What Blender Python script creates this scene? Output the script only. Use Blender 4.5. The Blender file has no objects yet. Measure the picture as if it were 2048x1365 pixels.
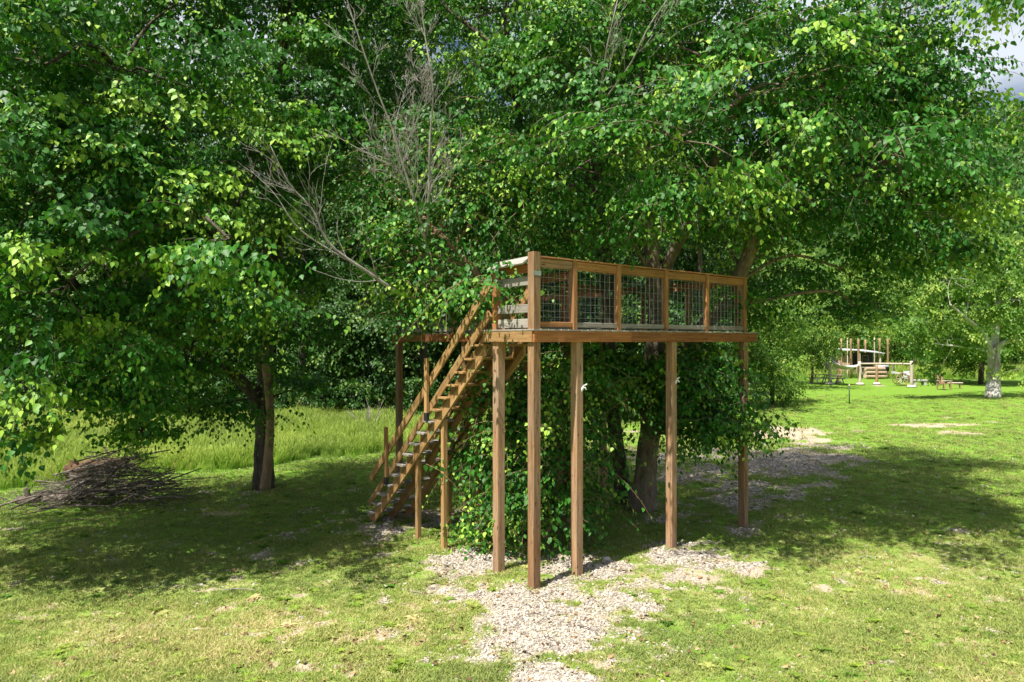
import bpy, bmesh, math, random
import numpy as np
from mathutils import Vector, Matrix

C = bpy.context.scene.collection
S = bpy.context.scene
R = math.radians
EYE = 3.77
FPX = 1365.0

# ---------------------------------------------------------------- camera, sky, sun, exposure
cam = bpy.data.cameras.new('camera')
cam.sensor_width = 36.0
cam.lens = 24.0
cam.clip_start = 0.1
cam.clip_end = 2500.0
cam_o = bpy.data.objects.new('camera', cam)
cam_o.location = (0, 0, EYE)
cam_o.rotation_euler = (R(90), 0, 0)
C.objects.link(cam_o)
S.camera = cam_o

SUN_EL = 62.0
SUN_TO = Vector((-0.67, -0.74, 0)).normalized() * math.cos(R(SUN_EL)) + Vector((0, 0, math.sin(R(SUN_EL))))
world = bpy.data.worlds.new('World')
S.world = world
world.use_nodes = True
wt = world.node_tree
for n in list(wt.nodes):
    wt.nodes.remove(n)
wo = wt.nodes.new('ShaderNodeOutputWorld')
wb = wt.nodes.new('ShaderNodeBackground')
sky = wt.nodes.new('ShaderNodeTexSky')
sky.sky_type = 'NISHITA'
sky.sun_disc = False
sky.sun_elevation = R(SUN_EL)
sky.sun_rotation = math.atan2(SUN_TO.x, SUN_TO.y) % (2 * math.pi)
sky.altitude = 200
sky.air_density = 1.0
sky.dust_density = 2.0
sky.ozone_density = 1.0
wtc = wt.nodes.new('ShaderNodeTexCoord')
wmap = wt.nodes.new('ShaderNodeMapping')
wmap.inputs['Scale'].default_value = (1.6, 1.6, 4.0)
wmap.inputs['Location'].default_value = (9.0, 2.2, 1.0)
wn = wt.nodes.new('ShaderNodeTexNoise')
wn.inputs['Scale'].default_value = 1.6
wn.inputs['Detail'].default_value = 6
wr = wt.nodes.new('ShaderNodeValToRGB')
wr.color_ramp.elements[0].position = 0.42
wr.color_ramp.elements[0].color = (0, 0, 0, 1)
wr.color_ramp.elements[1].position = 0.58
wr.color_ramp.elements[1].color = (0.85, 0.85, 0.85, 1)
wm = wt.nodes.new('ShaderNodeMix')
wm.data_type = 'RGBA'
wm.inputs[7].default_value = (9.0, 9.6, 10.4, 1)
wt.links.new(wtc.outputs['Generated'], wmap.inputs['Vector'])
wt.links.new(wmap.outputs['Vector'], wn.inputs['Vector'])
wt.links.new(wn.outputs['Fac'], wr.inputs['Fac'])
wt.links.new(wr.outputs['Color'], wm.inputs[0])
wt.links.new(sky.outputs['Color'], wm.inputs[6])
wt.links.new(wm.outputs[2], wb.inputs['Color'])
wb.inputs['Strength'].default_value = 0.05
wt.links.new(wb.outputs['Background'], wo.inputs['Surface'])

sun = bpy.data.lights.new('sun', 'SUN')
sun.energy = 5.0
sun.angle = R(0.53)
sun.color = (1.0, 0.95, 0.86)
sun_o = bpy.data.objects.new('sun', sun)
sun_o.rotation_euler = (-SUN_TO).to_track_quat('-Z', 'Y').to_euler()
sun_o.location = (-10, -10, 30)
C.objects.link(sun_o)

S.view_settings.view_transform = 'Standard'
S.view_settings.look = 'None'
S.view_settings.gamma = 1.0
S.view_settings.use_curve_mapping = False
S.view_settings.exposure = 1.1
S.render.engine = 'CYCLES'
S.cycles.max_bounces = 8
S.cycles.diffuse_bounces = 2
S.cycles.transmission_bounces = 5
S.cycles.caustics_reflective = False
S.cycles.caustics_refractive = False
S.cycles.use_denoising = True

# ---------------------------------------------------------------- layout helpers
def W(u, v, Y):
    """world point that the photo shows at pixel (u, v) when it stands Y metres away"""
    return np.array([(u - 1024) / FPX * Y, Y, EYE + (683 - v) / FPX * Y])

def G(u, v):
    Y = EYE * FPX / (v - 683)
    return np.array([(u - 1024) / FPX * Y, Y, 0.0])

_rs = np.random.RandomState(7)
_lat = _rs.rand(256, 256)
def vnoise(x, y):
    xi = np.floor(x).astype(int); yi = np.floor(y).astype(int)
    fx = x - xi; fy = y - yi
    fx = fx * fx * (3 - 2 * fx); fy = fy * fy * (3 - 2 * fy)
    a = _lat[xi % 256, yi % 256]; b = _lat[(xi + 1) % 256, yi % 256]
    c = _lat[xi % 256, (yi + 1) % 256]; d = _lat[(xi + 1) % 256, (yi + 1) % 256]
    return (a * (1 - fx) + b * fx) * (1 - fy) + (c * (1 - fx) + d * fx) * fy
def fbm(x, y, o=4):
    s = 0; a = 0.5; t = 0
    for i in range(o):
        s = s + a * vnoise(x + 17.3 * i, y + 9.1 * i); t += a
        x = x * 2.03; y = y * 2.03; a *= 0.5
    return s / t

def ground_z(x, y):
    near = np.exp(-(((x - 2) / 9) ** 2 + ((y - 13) / 7) ** 2))
    return -0.05 - 0.03 * near + (fbm(x * 0.35, y * 0.35, 3) - 0.5) * 0.16 + (fbm(x * 2.2 + 5, y * 2.2, 3) - 0.5) * 0.05

def sstep(a, b, v):
    t = np.clip((v - a) / (b - a), 0, 1)
    return t * t * (3 - 2 * t)

GRAVEL = [(1075, 1200, 170, 46, 1.1), (1085, 1270, 150, 60, 1.25), (1090, 1350, 85, 60, 1.2), (960, 1118, 110, 34, 1.1),
          (1180, 1135, 120, 30, 0.9), (1290, 1160, 90, 20, 0.5), (1370, 1112, 110, 24, 0.95), (1490, 1122, 70, 24, 0.8),
          (900, 1045, 120, 22, 0.8), (765, 1062, 60, 22, 0.8), (1580, 925, 150, 42, 0.85), (1480, 980, 120, 42, 0.75),
          (1370, 930, 140, 40, 0.7), (1340, 1010, 90, 25, 0.6), (500, 1108, 40, 10, 0.5), (790, 1110, 60, 12, 0.5), (905, 1180, 90, 14, 0.7),
          (930, 1310, 90, 20, 0.5), (1290, 1205, 40, 12, 0.9), (1495, 1052, 40, 14, 0.8)]
DIRT = [(1560, 915, 150, 40, 0.75), (1380, 950, 130, 35, 0.55), (860, 1030, 120, 25, 0.7), (1540, 862, 150, 14, 1.15), (1640, 880, 70, 10, 0.6), (1860, 850, 120, 5, 0.8), (1930, 866, 110, 6, 0.7), (1500, 1140, 60, 18, 0.7),
        (1380, 1150, 90, 14, 0.6), (420, 1020, 140, 16, 0.5), (100, 985, 60, 10, 0.6), (620, 1005, 60, 10, 0.35), (690, 1150, 80, 20, 0.5)]
def blobs(u, v, L):
    m = np.zeros_like(u)
    for (a, b, ru, rv, w) in L:
        m = np.maximum(m, w * np.exp(-(((u - a) / ru) ** 2 + ((v - b) / rv) ** 2)))
    return m
def masks(x, y):
    yy = np.maximum(y, 1.0)
    u = 1024 + FPX * x / yy
    v = 683 + FPX * EYE / yy
    ok = (y > 3).astype(float)
    n1 = fbm(x * 1.1 + 31, y * 1.1, 4)
    n2 = fbm(x * 2.7 + 3, y * 2.7 + 11, 3)
    g = blobs(u, v, GRAVEL) * ok
    n5 = fbm(x * 6.5 + 3, y * 6.5, 3)
    grav = sstep(0.22, 1.02, g + (n1 - 0.5) * 1.0 + (n2 - 0.5) * 0.9 + (n5 - 0.5) * 0.9)
    d = blobs(u, v, DIRT) * ok
    dirt = sstep(0.4, 0.7, d + (n1 - 0.5) * 0.7 + (n2 - 0.5) * 0.4)
    n3 = fbm(x * 1.9 + 71, y * 2.4 + 5, 5)
    n4 = fbm(x * 6.1 + 7, y * 7.3 + 50, 3)
    fore = sstep(980, 1250, v) * 0.75 + 0.25
    bare = sstep(0.55, 0.70, n3 * 0.5 + n4 * 0.5) * fore
    dirt = np.maximum(dirt, bare * 0.85)
    vb = np.interp(u, [-2000, 0, 150, 400, 520, 780, 900, 1000, 1150, 1300], [1000, 985, 958, 952, 932, 905, 880, 855, 835, 760])
    tall = sstep(-6, 10, vb - v + (n1 - 0.5) * 26) * (y < 70)
    far = sstep(66, 72, y) * (y < 140)
    tall = np.maximum(tall, far)
    return grav, dirt, tall

# ---------------------------------------------------------------- mesh helpers
def link(o, parent=None):
    C.objects.link(o)
    if parent is not None:
        o.parent = parent
    return o
def tag(o, label=None, cat=None, group=None, kind=None):
    if label: o['label'] = label
    if cat: o['category'] = cat
    if group: o['group'] = group
    if kind: o['kind'] = kind
    return o
def empty(name, loc, label=None, cat=None, group=None, rz=0.0):
    o = bpy.data.objects.new(name, None)
    o.empty_display_size = 0.2
    o.location = [float(a) for a in loc]
    o.rotation_euler = (0, 0, rz)
    C.objects.link(o)
    return tag(o, label, cat, group)

def np_mesh(name, V, F, mat=None, attrs=None, smooth=False):
    """V (n,3); F (m,3) or (m,4)"""
    V = np.asarray(V, dtype=np.float32); F = np.asarray(F, dtype=np.int32)
    me = bpy.data.meshes.new(name)
    m, k = F.shape
    me.vertices.add(len(V)); me.vertices.foreach_set('co', V.ravel())
    me.loops.add(m * k); me.loops.foreach_set('vertex_index', F.ravel())
    me.polygons.add(m)
    me.polygons.foreach_set('loop_start', np.arange(0, m * k, k, dtype=np.int32))
    me.polygons.foreach_set('loop_total', np.full(m, k, dtype=np.int32))
    if smooth:
        me.polygons.foreach_set('use_smooth', np.ones(m, dtype=bool))
    for an, av in (attrs or {}).items():
        a = me.attributes.new(an, 'FLOAT', 'POINT')
        a.data.foreach_set('value', np.asarray(av, dtype=np.float32))
    me.update(calc_edges=True)
    if mat: me.materials.append(mat)
    return me

class MB:
    """collects quads and tris into one mesh"""
    def __init__(s):
        s.v = []; s.f = []
    def add(s, V, F):
        b = len(s.v)
        s.v.extend([tuple(map(float, p)) for p in V])
        s.f.extend([tuple(int(i) + b for i in f) for f in F])
        return s
    def box(s, a, b):
        (x0, y0, z0), (x1, y1, z1) = a, b
        V = [(x0, y0, z0), (x1, y0, z0), (x1, y1, z0), (x0, y1, z0), (x0, y0, z1), (x1, y0, z1), (x1, y1, z1), (x0, y1, z1)]
        return s.add(V, [(0, 3, 2, 1), (4, 5, 6, 7), (0, 1, 5, 4), (1, 2, 6, 5), (2, 3, 7, 6), (3, 0, 4, 7)])
    def tube(s, P, rad, n=8, cap=True, jit=0.0, seed=0):
        V, F = tube(P, rad, n, cap, jit, seed)
        return s.add(V, F)
    def build(s, name, mat, parent=None, smooth=False, off=None):
        me = bpy.data.meshes.new(name)
        V = np.array(s.v)
        if off is not None: V = V - np.asarray(off)
        me.from_pydata(V.tolist(), [], s.f)
        if smooth:
            me.polygons.foreach_set('use_smooth', np.ones(len(me.polygons), dtype=bool))
        me.update()
        if mat: me.materials.append(mat)
        return link(bpy.data.objects.new(name, me), parent)

def crom(P, n):
    P = np.asarray(P, float)
    if len(P) < 3:
        t = np.linspace(0, 1, n)[:, None]
        return P[0] * (1 - t) + P[-1] * t
    Q = np.vstack([2 * P[0] - P[1], P, 2 * P[-1] - P[-2]])
    out = []
    T = np.linspace(0, len(P) - 1 - 1e-6, n)
    for t in T:
        i = int(t); f = t - i
        a, b, c, d = Q[i], Q[i + 1], Q[i + 2], Q[i + 3]
        out.append(0.5 * (2 * b + (c - a) * f + (2 * a - 5 * b + 4 * c - d) * f ** 2 + (3 * b - a - 3 * c + d) * f ** 3))
    return np.array(out)

def tube(P, rad, n=8, cap=True, jit=0.0, seed=0):
    P = np.asarray(P, float); m = len(P)
    rad = np.interp(np.linspace(0, 1, m), np.linspace(0, 1, len(rad)), rad) if np.ndim(rad) else np.full(m, rad)
    T = np.gradient(P, axis=0)
    T /= np.linalg.norm(T, axis=1)[:, None] + 1e-9
    ref = np.array([0.31, 0.95, 0.1]) if abs(T[0] @ np.array([0, 0, 1])) > 0.5 else np.array([0.05, 0.1, 1.0])
    A = np.cross(T, ref); A /= np.linalg.norm(A, axis=1)[:, None] + 1e-9
    B = np.cross(T, A)
    ang = np.linspace(0, 2 * np.pi, n, endpoint=False)
    ring = np.cos(ang)[None, :, None] * A[:, None, :] + np.sin(ang)[None, :, None] * B[:, None, :]
    rr = rad[:, None] * np.ones((m, n))
    if jit:
        rs = np.random.RandomState(seed)
        rr = rr * (1 + jit * (rs.rand(m, n) - 0.5) + jit * (rs.rand(1, n) - 0.5) * 1.5)
    V = (P[:, None, :] + ring * rr[:, :, None]).reshape(-1, 3)
    F = []
    for i in range(m - 1):
        for j in range(n):
            k = (j + 1) % n
            F.append((i * n + j, i * n + k, (i + 1) * n + k, (i + 1) * n + j))
    if cap:
        F.append(tuple(range(n))[::-1]); F.append(tuple((m - 1) * n + j for j in range(n)))
    return V, F

def frame(p0, p1, side=None):
    """matrix whose x runs from p0 to p1"""
    p0 = Vector(p0); p1 = Vector(p1)
    x = (p1 - p0); L = x.length; x.normalize()
    up = Vector((0, 0, 1)) if abs(x.z) < 0.98 else Vector((1, 0, 0))
    if side is not None: up = Vector(side)
    y = up.cross(x).normalized(); z = x.cross(y)
    M = Matrix((x, y, z)).transposed().to_4x4()
    M.translation = p0
    return M, L

_board_cache = {}
def board_mesh(L, w, h, mat, ch=0.006):
    key = (round(L, 3), round(w, 4), round(h, 4), mat.name)
    if key in _board_cache: return _board_cache[key]
    a, b = w / 2, h / 2
    c = min(ch, a * 0.3, b * 0.3)
    prof = [(-a + c, -b), (a - c, -b), (a, -b + c), (a, b - c), (a - c, b), (-a + c, b), (-a, b - c), (-a, -b + c)]
    V = [(0, p, q) for p, q in prof] + [(L, p, q) for p, q in prof]
    F = [(i, (i + 1) % 8, 8 + (i + 1) % 8, 8 + i) for i in range(8)]
    F = [f[::-1] for f in F]
    F.append(tuple(range(8))); F.append(tuple(range(15, 7, -1)))
    me = bpy.data.meshes.new('board')
    me.from_pydata(V, [], F); me.update()
    me.materials.append(mat)
    _board_cache[key] = me
    return me
def board(name, p0, p1, w, h, mat, parent=None, side=None, ch=0.006):
    """a sawn board or post from p0 to p1, w across, h tall (for posts both are horizontal)"""
    M, L = frame(p0, p1, side)
    o = bpy.data.objects.new(name, board_mesh(L, w, h, mat, ch))
    link(o, parent)
    o.matrix_local = M
    return o

# ---------------------------------------------------------------- materials
class NT:
    def __init__(s, name):
        s.m = bpy.data.materials.new(name); s.m.use_nodes = True
        s.t = s.m.node_tree
        for n in list(s.t.nodes): s.t.nodes.remove(n)
        s.out = s.t.nodes.new('ShaderNodeOutputMaterial')
    def n(s, typ, **kw):
        nd = s.t.nodes.new(typ)
        for k, v in kw.items():
            if k.startswith('i_'):
                key = k[2:]
                key = int(key) if key.isdigit() else key
                nd.inputs[key].default_value = v
            else: setattr(nd, k, v)
        return nd
    def l(s, a, b): s.t.links.new(a, b)
    def ramp(s, fac, stops, interp='LINEAR'):
        r = s.t.nodes.new('ShaderNodeValToRGB')
        e = r.color_ramp.elements
        r.color_ramp.interpolation = interp
        while len(e) < len(stops): e.new(0.5)
        for i, (p, c) in enumerate(stops):
            e[i].position = p
            e[i].color = (*c, 1) if not np.isscalar(c) else (c, c, c, 1)
        s.l(fac, r.inputs['Fac'])
        return r.outputs['Color']
    def mix(s, fac, a, b, mode='MIX'):
        m = s.t.nodes.new('ShaderNodeMix'); m.data_type = 'RGBA'; m.blend_type = mode
        for sock, v in ((m.inputs[0], fac), (m.inputs[6], a), (m.inputs[7], b)):
            if hasattr(v, 'is_linked'): s.l(v, sock)
            elif np.isscalar(v): sock.default_value = v
            else: sock.default_value = (*v, 1)
        return m.outputs[2]
    def math(s, op, a, b=0.0):
        m = s.t.nodes.new('ShaderNodeMath'); m.operation = op
        for sock, v in ((m.inputs[0], a), (m.inputs[1], b)):
            if hasattr(v, 'is_linked'): s.l(v, sock)
            else: sock.default_value = v
        return m.outputs[0]
    def noise(s, vec, scale, detail=4, rough=0.55):
        n = s.t.nodes.new('ShaderNodeTexNoise')
        n.inputs['Scale'].default_value = scale; n.inputs['Detail'].default_value = detail; n.inputs['Roughness'].default_value = rough
        if vec is not None: s.l(vec, n.inputs['Vector'])
        return n.outputs['Fac']
    def coord(s, kind='Object', scale=(1, 1, 1), rnd=False):
        tc = s.t.nodes.new('ShaderNodeTexCoord')
        v = tc.outputs[kind]
        mp = s.t.nodes.new('ShaderNodeMapping'); mp.inputs['Scale'].default_value = scale
        if rnd:
            oi = s.t.nodes.new('ShaderNodeObjectInfo')
            mul = s.t.nodes.new('ShaderNodeVectorMath'); mul.operation = 'SCALE'
            cb = s.t.nodes.new('ShaderNodeCombineXYZ')
            s.l(oi.outputs['Random'], cb.inputs[0]); s.l(oi.outputs['Random'], cb.inputs[1]); s.l(oi.outputs['Random'], cb.inputs[2])
            s.l(cb.outputs[0], mul.inputs[0]); mul.inputs['Scale'].default_value = 37.0
            ad = s.t.nodes.new('ShaderNodeVectorMath'); ad.operation = 'ADD'
            s.l(v, ad.inputs[0]); s.l(mul.outputs[0], ad.inputs[1]); v = ad.outputs[0]
        s.l(v, mp.inputs['Vector'])
        return mp.outputs['Vector']
    def attr(s, name, typ='GEOMETRY'):
        a = s.t.nodes.new('ShaderNodeAttribute'); a.attribute_name = name; a.attribute_type = typ
        return a.outputs['Fac']
    def principled(s, col, rough=0.7, spec=0.3, bump=None, bs=0.3, bd=0.01, metal=0.0):
        p = s.t.nodes.new('ShaderNodeBsdfPrincipled')
        for sock, v in ((p.inputs['Base Color'], col), (p.inputs['Roughness'], rough)):
            if hasattr(v, 'is_linked'): s.l(v, sock)
            elif np.isscalar(v): sock.default_value = v
            else: sock.default_value = (*v, 1)
        p.inputs['Specular IOR Level'].default_value = spec
        p.inputs['Metallic'].default_value = metal
        if bump is not None:
            b = s.t.nodes.new('ShaderNodeBump'); b.inputs['Strength'].default_value = bs; b.inputs['Distance'].default_value = bd
            s.l(bump, b.inputs['Height']); s.l(b.outputs['Normal'], p.inputs['Normal'])
        return p.outputs['BSDF']
    def done(s, sh):
        s.l(sh, s.out.inputs['Surface']); return s.m

def wood(name, base, light, dark, grey=0.0, check=0.5):
    t = NT(name)
    g = t.noise(t.coord('Object', (0.9, 17, 17), True), 1.6, 5, 0.6)
    fine = t.noise(t.coord('Object', (3.0, 95, 95), True), 1.5, 3, 0.6)
    big = t.noise(t.coord('Object', (0.8, 2.5, 2.5), True), 1.2, 3)
    chk = t.noise(t.coord('Object', (7.0, 52, 52), True), 1.0, 3, 0.55)
    col = t.ramp(g, [(0.28, dark), (0.48, base), (0.75, light)])
    gr = t.ramp(big, [(0.35, 0.0), (0.72, 1.0)])
    col = t.mix(t.math('MULTIPLY', gr, grey), col, (0.30, 0.28, 0.25))
    col = t.mix(t.math('MULTIPLY', t.ramp(fine, [(0.35, 0.0), (0.65, 1.0)]), 0.55), col, [c * 0.5 for c in base])
    cm = t.ramp(chk, [(0.305, 1.0), (0.36, 0.0)])
    col = t.mix(t.math('MULTIPLY', cm, check), col, [c * 0.14 for c in base])
    oi = t.n('ShaderNodeObjectInfo')
    val = t.math('ADD', t.math('MULTIPLY', oi.outputs['Random'], 0.4), 0.8)
    hsv = t.n('ShaderNodeHueSaturation'); t.l(val, hsv.inputs['Value']); t.l(col, hsv.inputs['Color'])
    h = t.math('SUBTRACT', t.math('ADD', g, t.math('MULTIPLY', fine, 0.5)), cm)
    return t.done(t.principled(hsv.outputs['Color'], 0.78, 0.2, h, 0.5, 0.006))

M_POST = wood('post_wood', (0.34, 0.185, 0.088), (0.52, 0.34, 0.19), (0.15, 0.074, 0.034), 0.4, 0.95)
M_RED = wood('red_stained_wood', (0.32, 0.12, 0.04), (0.44, 0.19, 0.07), (0.17, 0.058, 0.02), 0.08, 0.6)
M_RAIL = wood('rail_wood', (0.36, 0.165, 0.062), (0.49, 0.26, 0.11), (0.21, 0.088, 0.033), 0.15, 0.6)
M_STAIR = wood('stair_wood', (0.39, 0.225, 0.085), (0.53, 0.34, 0.15), (0.25, 0.13, 0.048), 0.10, 0.5)
M_GREY = wood('grey_weathered_wood', (0.30, 0.27, 0.235), (0.42, 0.39, 0.35), (0.17, 0.145, 0.12), 0.5, 0.6)
M_PALE = wood('pale_pole_wood', (0.62, 0.52, 0.43), (0.74, 0.66, 0.58), (0.48, 0.38, 0.30), 0.1, 0.3)
M_POLE = wood('cedar_pole_wood', (0.34, 0.20, 0.105), (0.46, 0.30, 0.17), (0.22, 0.12, 0.06), 0.2, 0.5)

def simple(name, col, rough=0.6, spec=0.3, metal=0.0, var=0.15, sc=8.0, bd=0.003):
    t = NT(name)
    n = t.noise(t.coord('Object', (1, 1, 1), True), sc, 5)
    c = t.ramp(n, [(0.3, [a * (1 - var) for a in col]), (0.7, [min(1, a * (1 + var)) for a in col])])
    return t.done(t.principled(c, rough, spec, n, 0.3, bd, metal))
M_STEEL = simple('galvanised_steel', (0.34, 0.37, 0.36), 0.42, 0.5, 0.75)
M_BLACK = simple('black_metal', (0.02, 0.02, 0.022), 0.5, 0.4)
M_WHITE = simple('white_plastic', (0.8, 0.8, 0.8), 0.4, 0.4, 0, 0.04)
M_ROOF = simple('metal_roof', (0.62, 0.63, 0.66), 0.4, 0.5, 0.2, 0.08)
M_DARK = simple('dark_parts_and_interior_shade', (0.06, 0.055, 0.055), 0.7)
M_DOOR = simple('doorway_shade', (0.045, 0.055, 0.075), 0.5)
M_TANBOARD = simple('tan_board', (0.45, 0.33, 0.23), 0.8)
M_CLOTH = simple('white_cloth', (0.72, 0.68, 0.66), 0.9)
M_CONC = simple('pale_concrete', (0.55, 0.5, 0.45), 0.9)
M_STONE = simple('grey_stone', (0.42, 0.40, 0.37), 0.9)
M_TANK = simple('grey_drum', (0.33, 0.34, 0.35), 0.5)
M_GLASS = simple('dark_window_glass', (0.03, 0.04, 0.05), 0.08, 0.6)
M_ROT = simple('rotten_wood', (0.10, 0.06, 0.036), 0.95, 0.1, 0, 0.5, 4.0, 0.03)
M_LOG = simple('log_bark', (0.36, 0.27, 0.2), 0.9, 0.1, 0, 0.35, 6, 0.01)
M_LOGEND = simple('log_cut_end', (0.62, 0.47, 0.32), 0.9, 0.1)

def bark(name, a, b, sc=1.0, moss=(0.10, 0.11, 0.05)):
    t = NT(name)
    v = t.coord('Object', (1, 1, 0.28))
    n1 = t.noise(v, 9 * sc, 6, 0.65)
    n2 = t.noise(v, 28 * sc, 4, 0.6)
    n3 = t.noise(t.coord('Object'), 1.3, 3)
    c = t.ramp(n1, [(0.3, a), (0.7, b)])
    c = t.mix(t.ramp(n3, [(0.45, 0.0), (0.75, 0.5)]), c, moss)
    h = t.math('ADD', n1, t.math('MULTIPLY', n2, 0.4))
    return t.done(t.principled(c, 0.92, 0.12, h, 0.8, 0.03))
M_BARK = bark('grey_brown_bark', (0.09, 0.065, 0.048), (0.27, 0.215, 0.165))
M_BARKD = bark('dark_bark', (0.03, 0.025, 0.02), (0.11, 0.09, 0.07))
M_BARKT = bark('tan_bark', (0.18, 0.11, 0.062), (0.36, 0.25, 0.16))
M_TWIG = bark('dead_twig_bark', (0.17, 0.15, 0.135), (0.42, 0.39, 0.365), 1.0, (0.24, 0.21, 0.19))
M_STICK = bark('brush_stick_bark', (0.055, 0.044, 0.035), (0.24, 0.205, 0.175), 1.0, (0.11, 0.088, 0.07))
M_SYC = bark('white_sycamore_bark', (0.24, 0.205, 0.16), (0.74, 0.72, 0.68), 0.3, (0.2, 0.165, 0.12))

def leafmat(name, dark, mid, lime, trans, tf=0.36, rough=0.5, spec=0.28):
    t = NT(name)
    tone = t.attr('tone')
    c = t.ramp(tone, [(0.0, dark), (0.55, mid), (1.0, lime)])
    tr = t.mix(0.35, trans, c)
    p = t.principled(c, rough, spec)
    b = t.n('ShaderNodeBsdfTranslucent'); t.l(tr, b.inputs['Color'])
    ms = t.n('ShaderNodeMixShader'); ms.inputs[0].default_value = tf
    t.l(p, ms.inputs[1]); t.l(b.outputs[0], ms.inputs[2])
    return t.done(ms.outputs[0])
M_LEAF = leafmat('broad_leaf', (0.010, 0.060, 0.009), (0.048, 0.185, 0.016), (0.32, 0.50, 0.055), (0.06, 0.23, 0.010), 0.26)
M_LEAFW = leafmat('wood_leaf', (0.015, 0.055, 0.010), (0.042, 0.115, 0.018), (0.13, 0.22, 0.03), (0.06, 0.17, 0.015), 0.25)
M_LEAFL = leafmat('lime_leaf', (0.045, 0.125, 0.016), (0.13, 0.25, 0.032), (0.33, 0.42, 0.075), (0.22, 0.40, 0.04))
M_HILLWOOD = leafmat('hillside_leaf', (0.022, 0.075, 0.016), (0.06, 0.15, 0.028), (0.15, 0.25, 0.04), (0.08, 0.2, 0.03), 0.2)
def grassmat(name, lo, hi, dry, tf=0.35):
    t = NT(name)
    tone = t.attr('tone', 'INSTANCER')
    tip = t.attr('tip')
    c = t.ramp(tone, [(0.0, lo), (0.55, hi), (0.8, [(a + b) / 2 for a, b in zip(hi, dry)]), (1.0, dry)])
    c = t.mix(t.math('MULTIPLY', tip, 0.45), c, dry)
    p = t.principled(c, 0.6, 0.25)
    b = t.n('ShaderNodeBsdfTranslucent'); t.l(c, b.inputs['Color'])
    ms = t.n('ShaderNodeMixShader'); ms.inputs[0].default_value = tf
    t.l(p, ms.inputs[1]); t.l(b.outputs[0], ms.inputs[2])
    return t.done(ms.outputs[0])
M_GRASS = grassmat('lawn_blades', (0.075, 0.20, 0.012), (0.24, 0.345, 0.032), (0.62, 0.53, 0.26))
M_TALL = grassmat('meadow_blades', (0.09, 0.25, 0.02), (0.22, 0.44, 0.025), (0.55, 0.54, 0.16), 0.45)

def stonemat():
    t = NT('gravel_stone')
    tone = t.attr('tone', 'INSTANCER')
    n = t.noise(t.coord('Object'), 2.0, 4)
    c = t.ramp(tone, [(0.0, (0.12, 0.10, 0.08)), (0.3, (0.28, 0.24, 0.185)), (0.65, (0.42, 0.365, 0.29)), (0.88, (0.56, 0.52, 0.45)), (1.0, (0.38, 0.26, 0.15))])
    c = t.mix(0.35, c, t.ramp(n, [(0.3, (0.25, 0.21, 0.17)), (0.7, (0.7, 0.66, 0.6))]))
    return t.done(t.principled(c, 0.85, 0.2, n, 0.3, 0.05))
M_GRAV = stonemat()

def groundmat():
    t = NT('lawn_ground')
    oc = t.coord('Object')
    n1 = t.noise(oc, 0.55, 6, 0.6)
    n2 = t.noise(oc, 7.0, 6, 0.7)
    n3 = t.noise(oc, 38.0, 5, 0.7)
    n4 = t.noise(oc, 2.1, 5, 0.65)
    grav, dirt, tall = t.attr('gravel'), t.attr('dirt'), t.attr('tall')
    green = t.ramp(n2, [(0.25, (0.065, 0.17, 0.012)), (0.5, (0.12, 0.235, 0.022)), (0.75, (0.21, 0.31, 0.045))])
    dry = t.ramp(n3, [(0.3, (0.22, 0.2, 0.07)), (0.7, (0.50, 0.43, 0.22))])
    col = t.mix(t.ramp(t.math('ADD', t.math('MULTIPLY', n4, 0.6), t.math('MULTIPLY', n3, 0.4)), [(0.40, 0.0), (0.62, 0.8)]), green, dry)
    col = t.mix(t.math('SUBTRACT', 1.0, t.attr('dry')), col, green)
    soil = t.ramp(n3, [(0.25, (0.22, 0.165, 0.11)), (0.5, (0.38, 0.31, 0.23)), (0.75, (0.55, 0.48, 0.38))])
    dm = t.ramp(t.math('ADD', dirt, t.math('MULTIPLY', t.math('SUBTRACT', n2, 0.5), 0.8)), [(0.3, 0.0), (0.62, 1.0)])
    col = t.mix(dm, col, soil)
    vor = t.n('ShaderNodeTexVoronoi', i_Scale=26.0); t.l(oc, vor.inputs['Vector'])
    rock = t.ramp(vor.outputs['Color'], [(0.1, (0.24, 0.2, 0.16)), (0.5, (0.45, 0.4, 0.33)), (0.9, (0.62, 0.58, 0.52))])
    rock = t.mix(t.ramp(vor.outputs['Distance'], [(0.35, 0.0), (0.7, 0.75)]), rock, (0.07, 0.055, 0.04))
    gm = t.ramp(t.math('ADD', grav, t.math('MULTIPLY', t.math('SUBTRACT', n2, 0.5), 0.7)), [(0.15, 0.0), (0.4, 1.0)])
    col = t.mix(t.math('MULTIPLY', gm, 0.85), col, soil)
    gm2 = t.ramp(t.math('ADD', grav, t.math('MULTIPLY', t.math('SUBTRACT', n3, 0.5), 1.2)), [(0.35, 0.0), (0.7, 1.0)])
    col = t.mix(gm2, col, rock)
    col = t.mix(t.math('MULTIPLY', tall, 0.8), col, (0.10, 0.17, 0.025))
    h = t.math('ADD', n2, t.math('MULTIPLY', n3, 0.8))
    return t.done(t.principled(col, 0.95, 0.08, h, 0.6, 0.04))
M_GROUND = groundmat()

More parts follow.
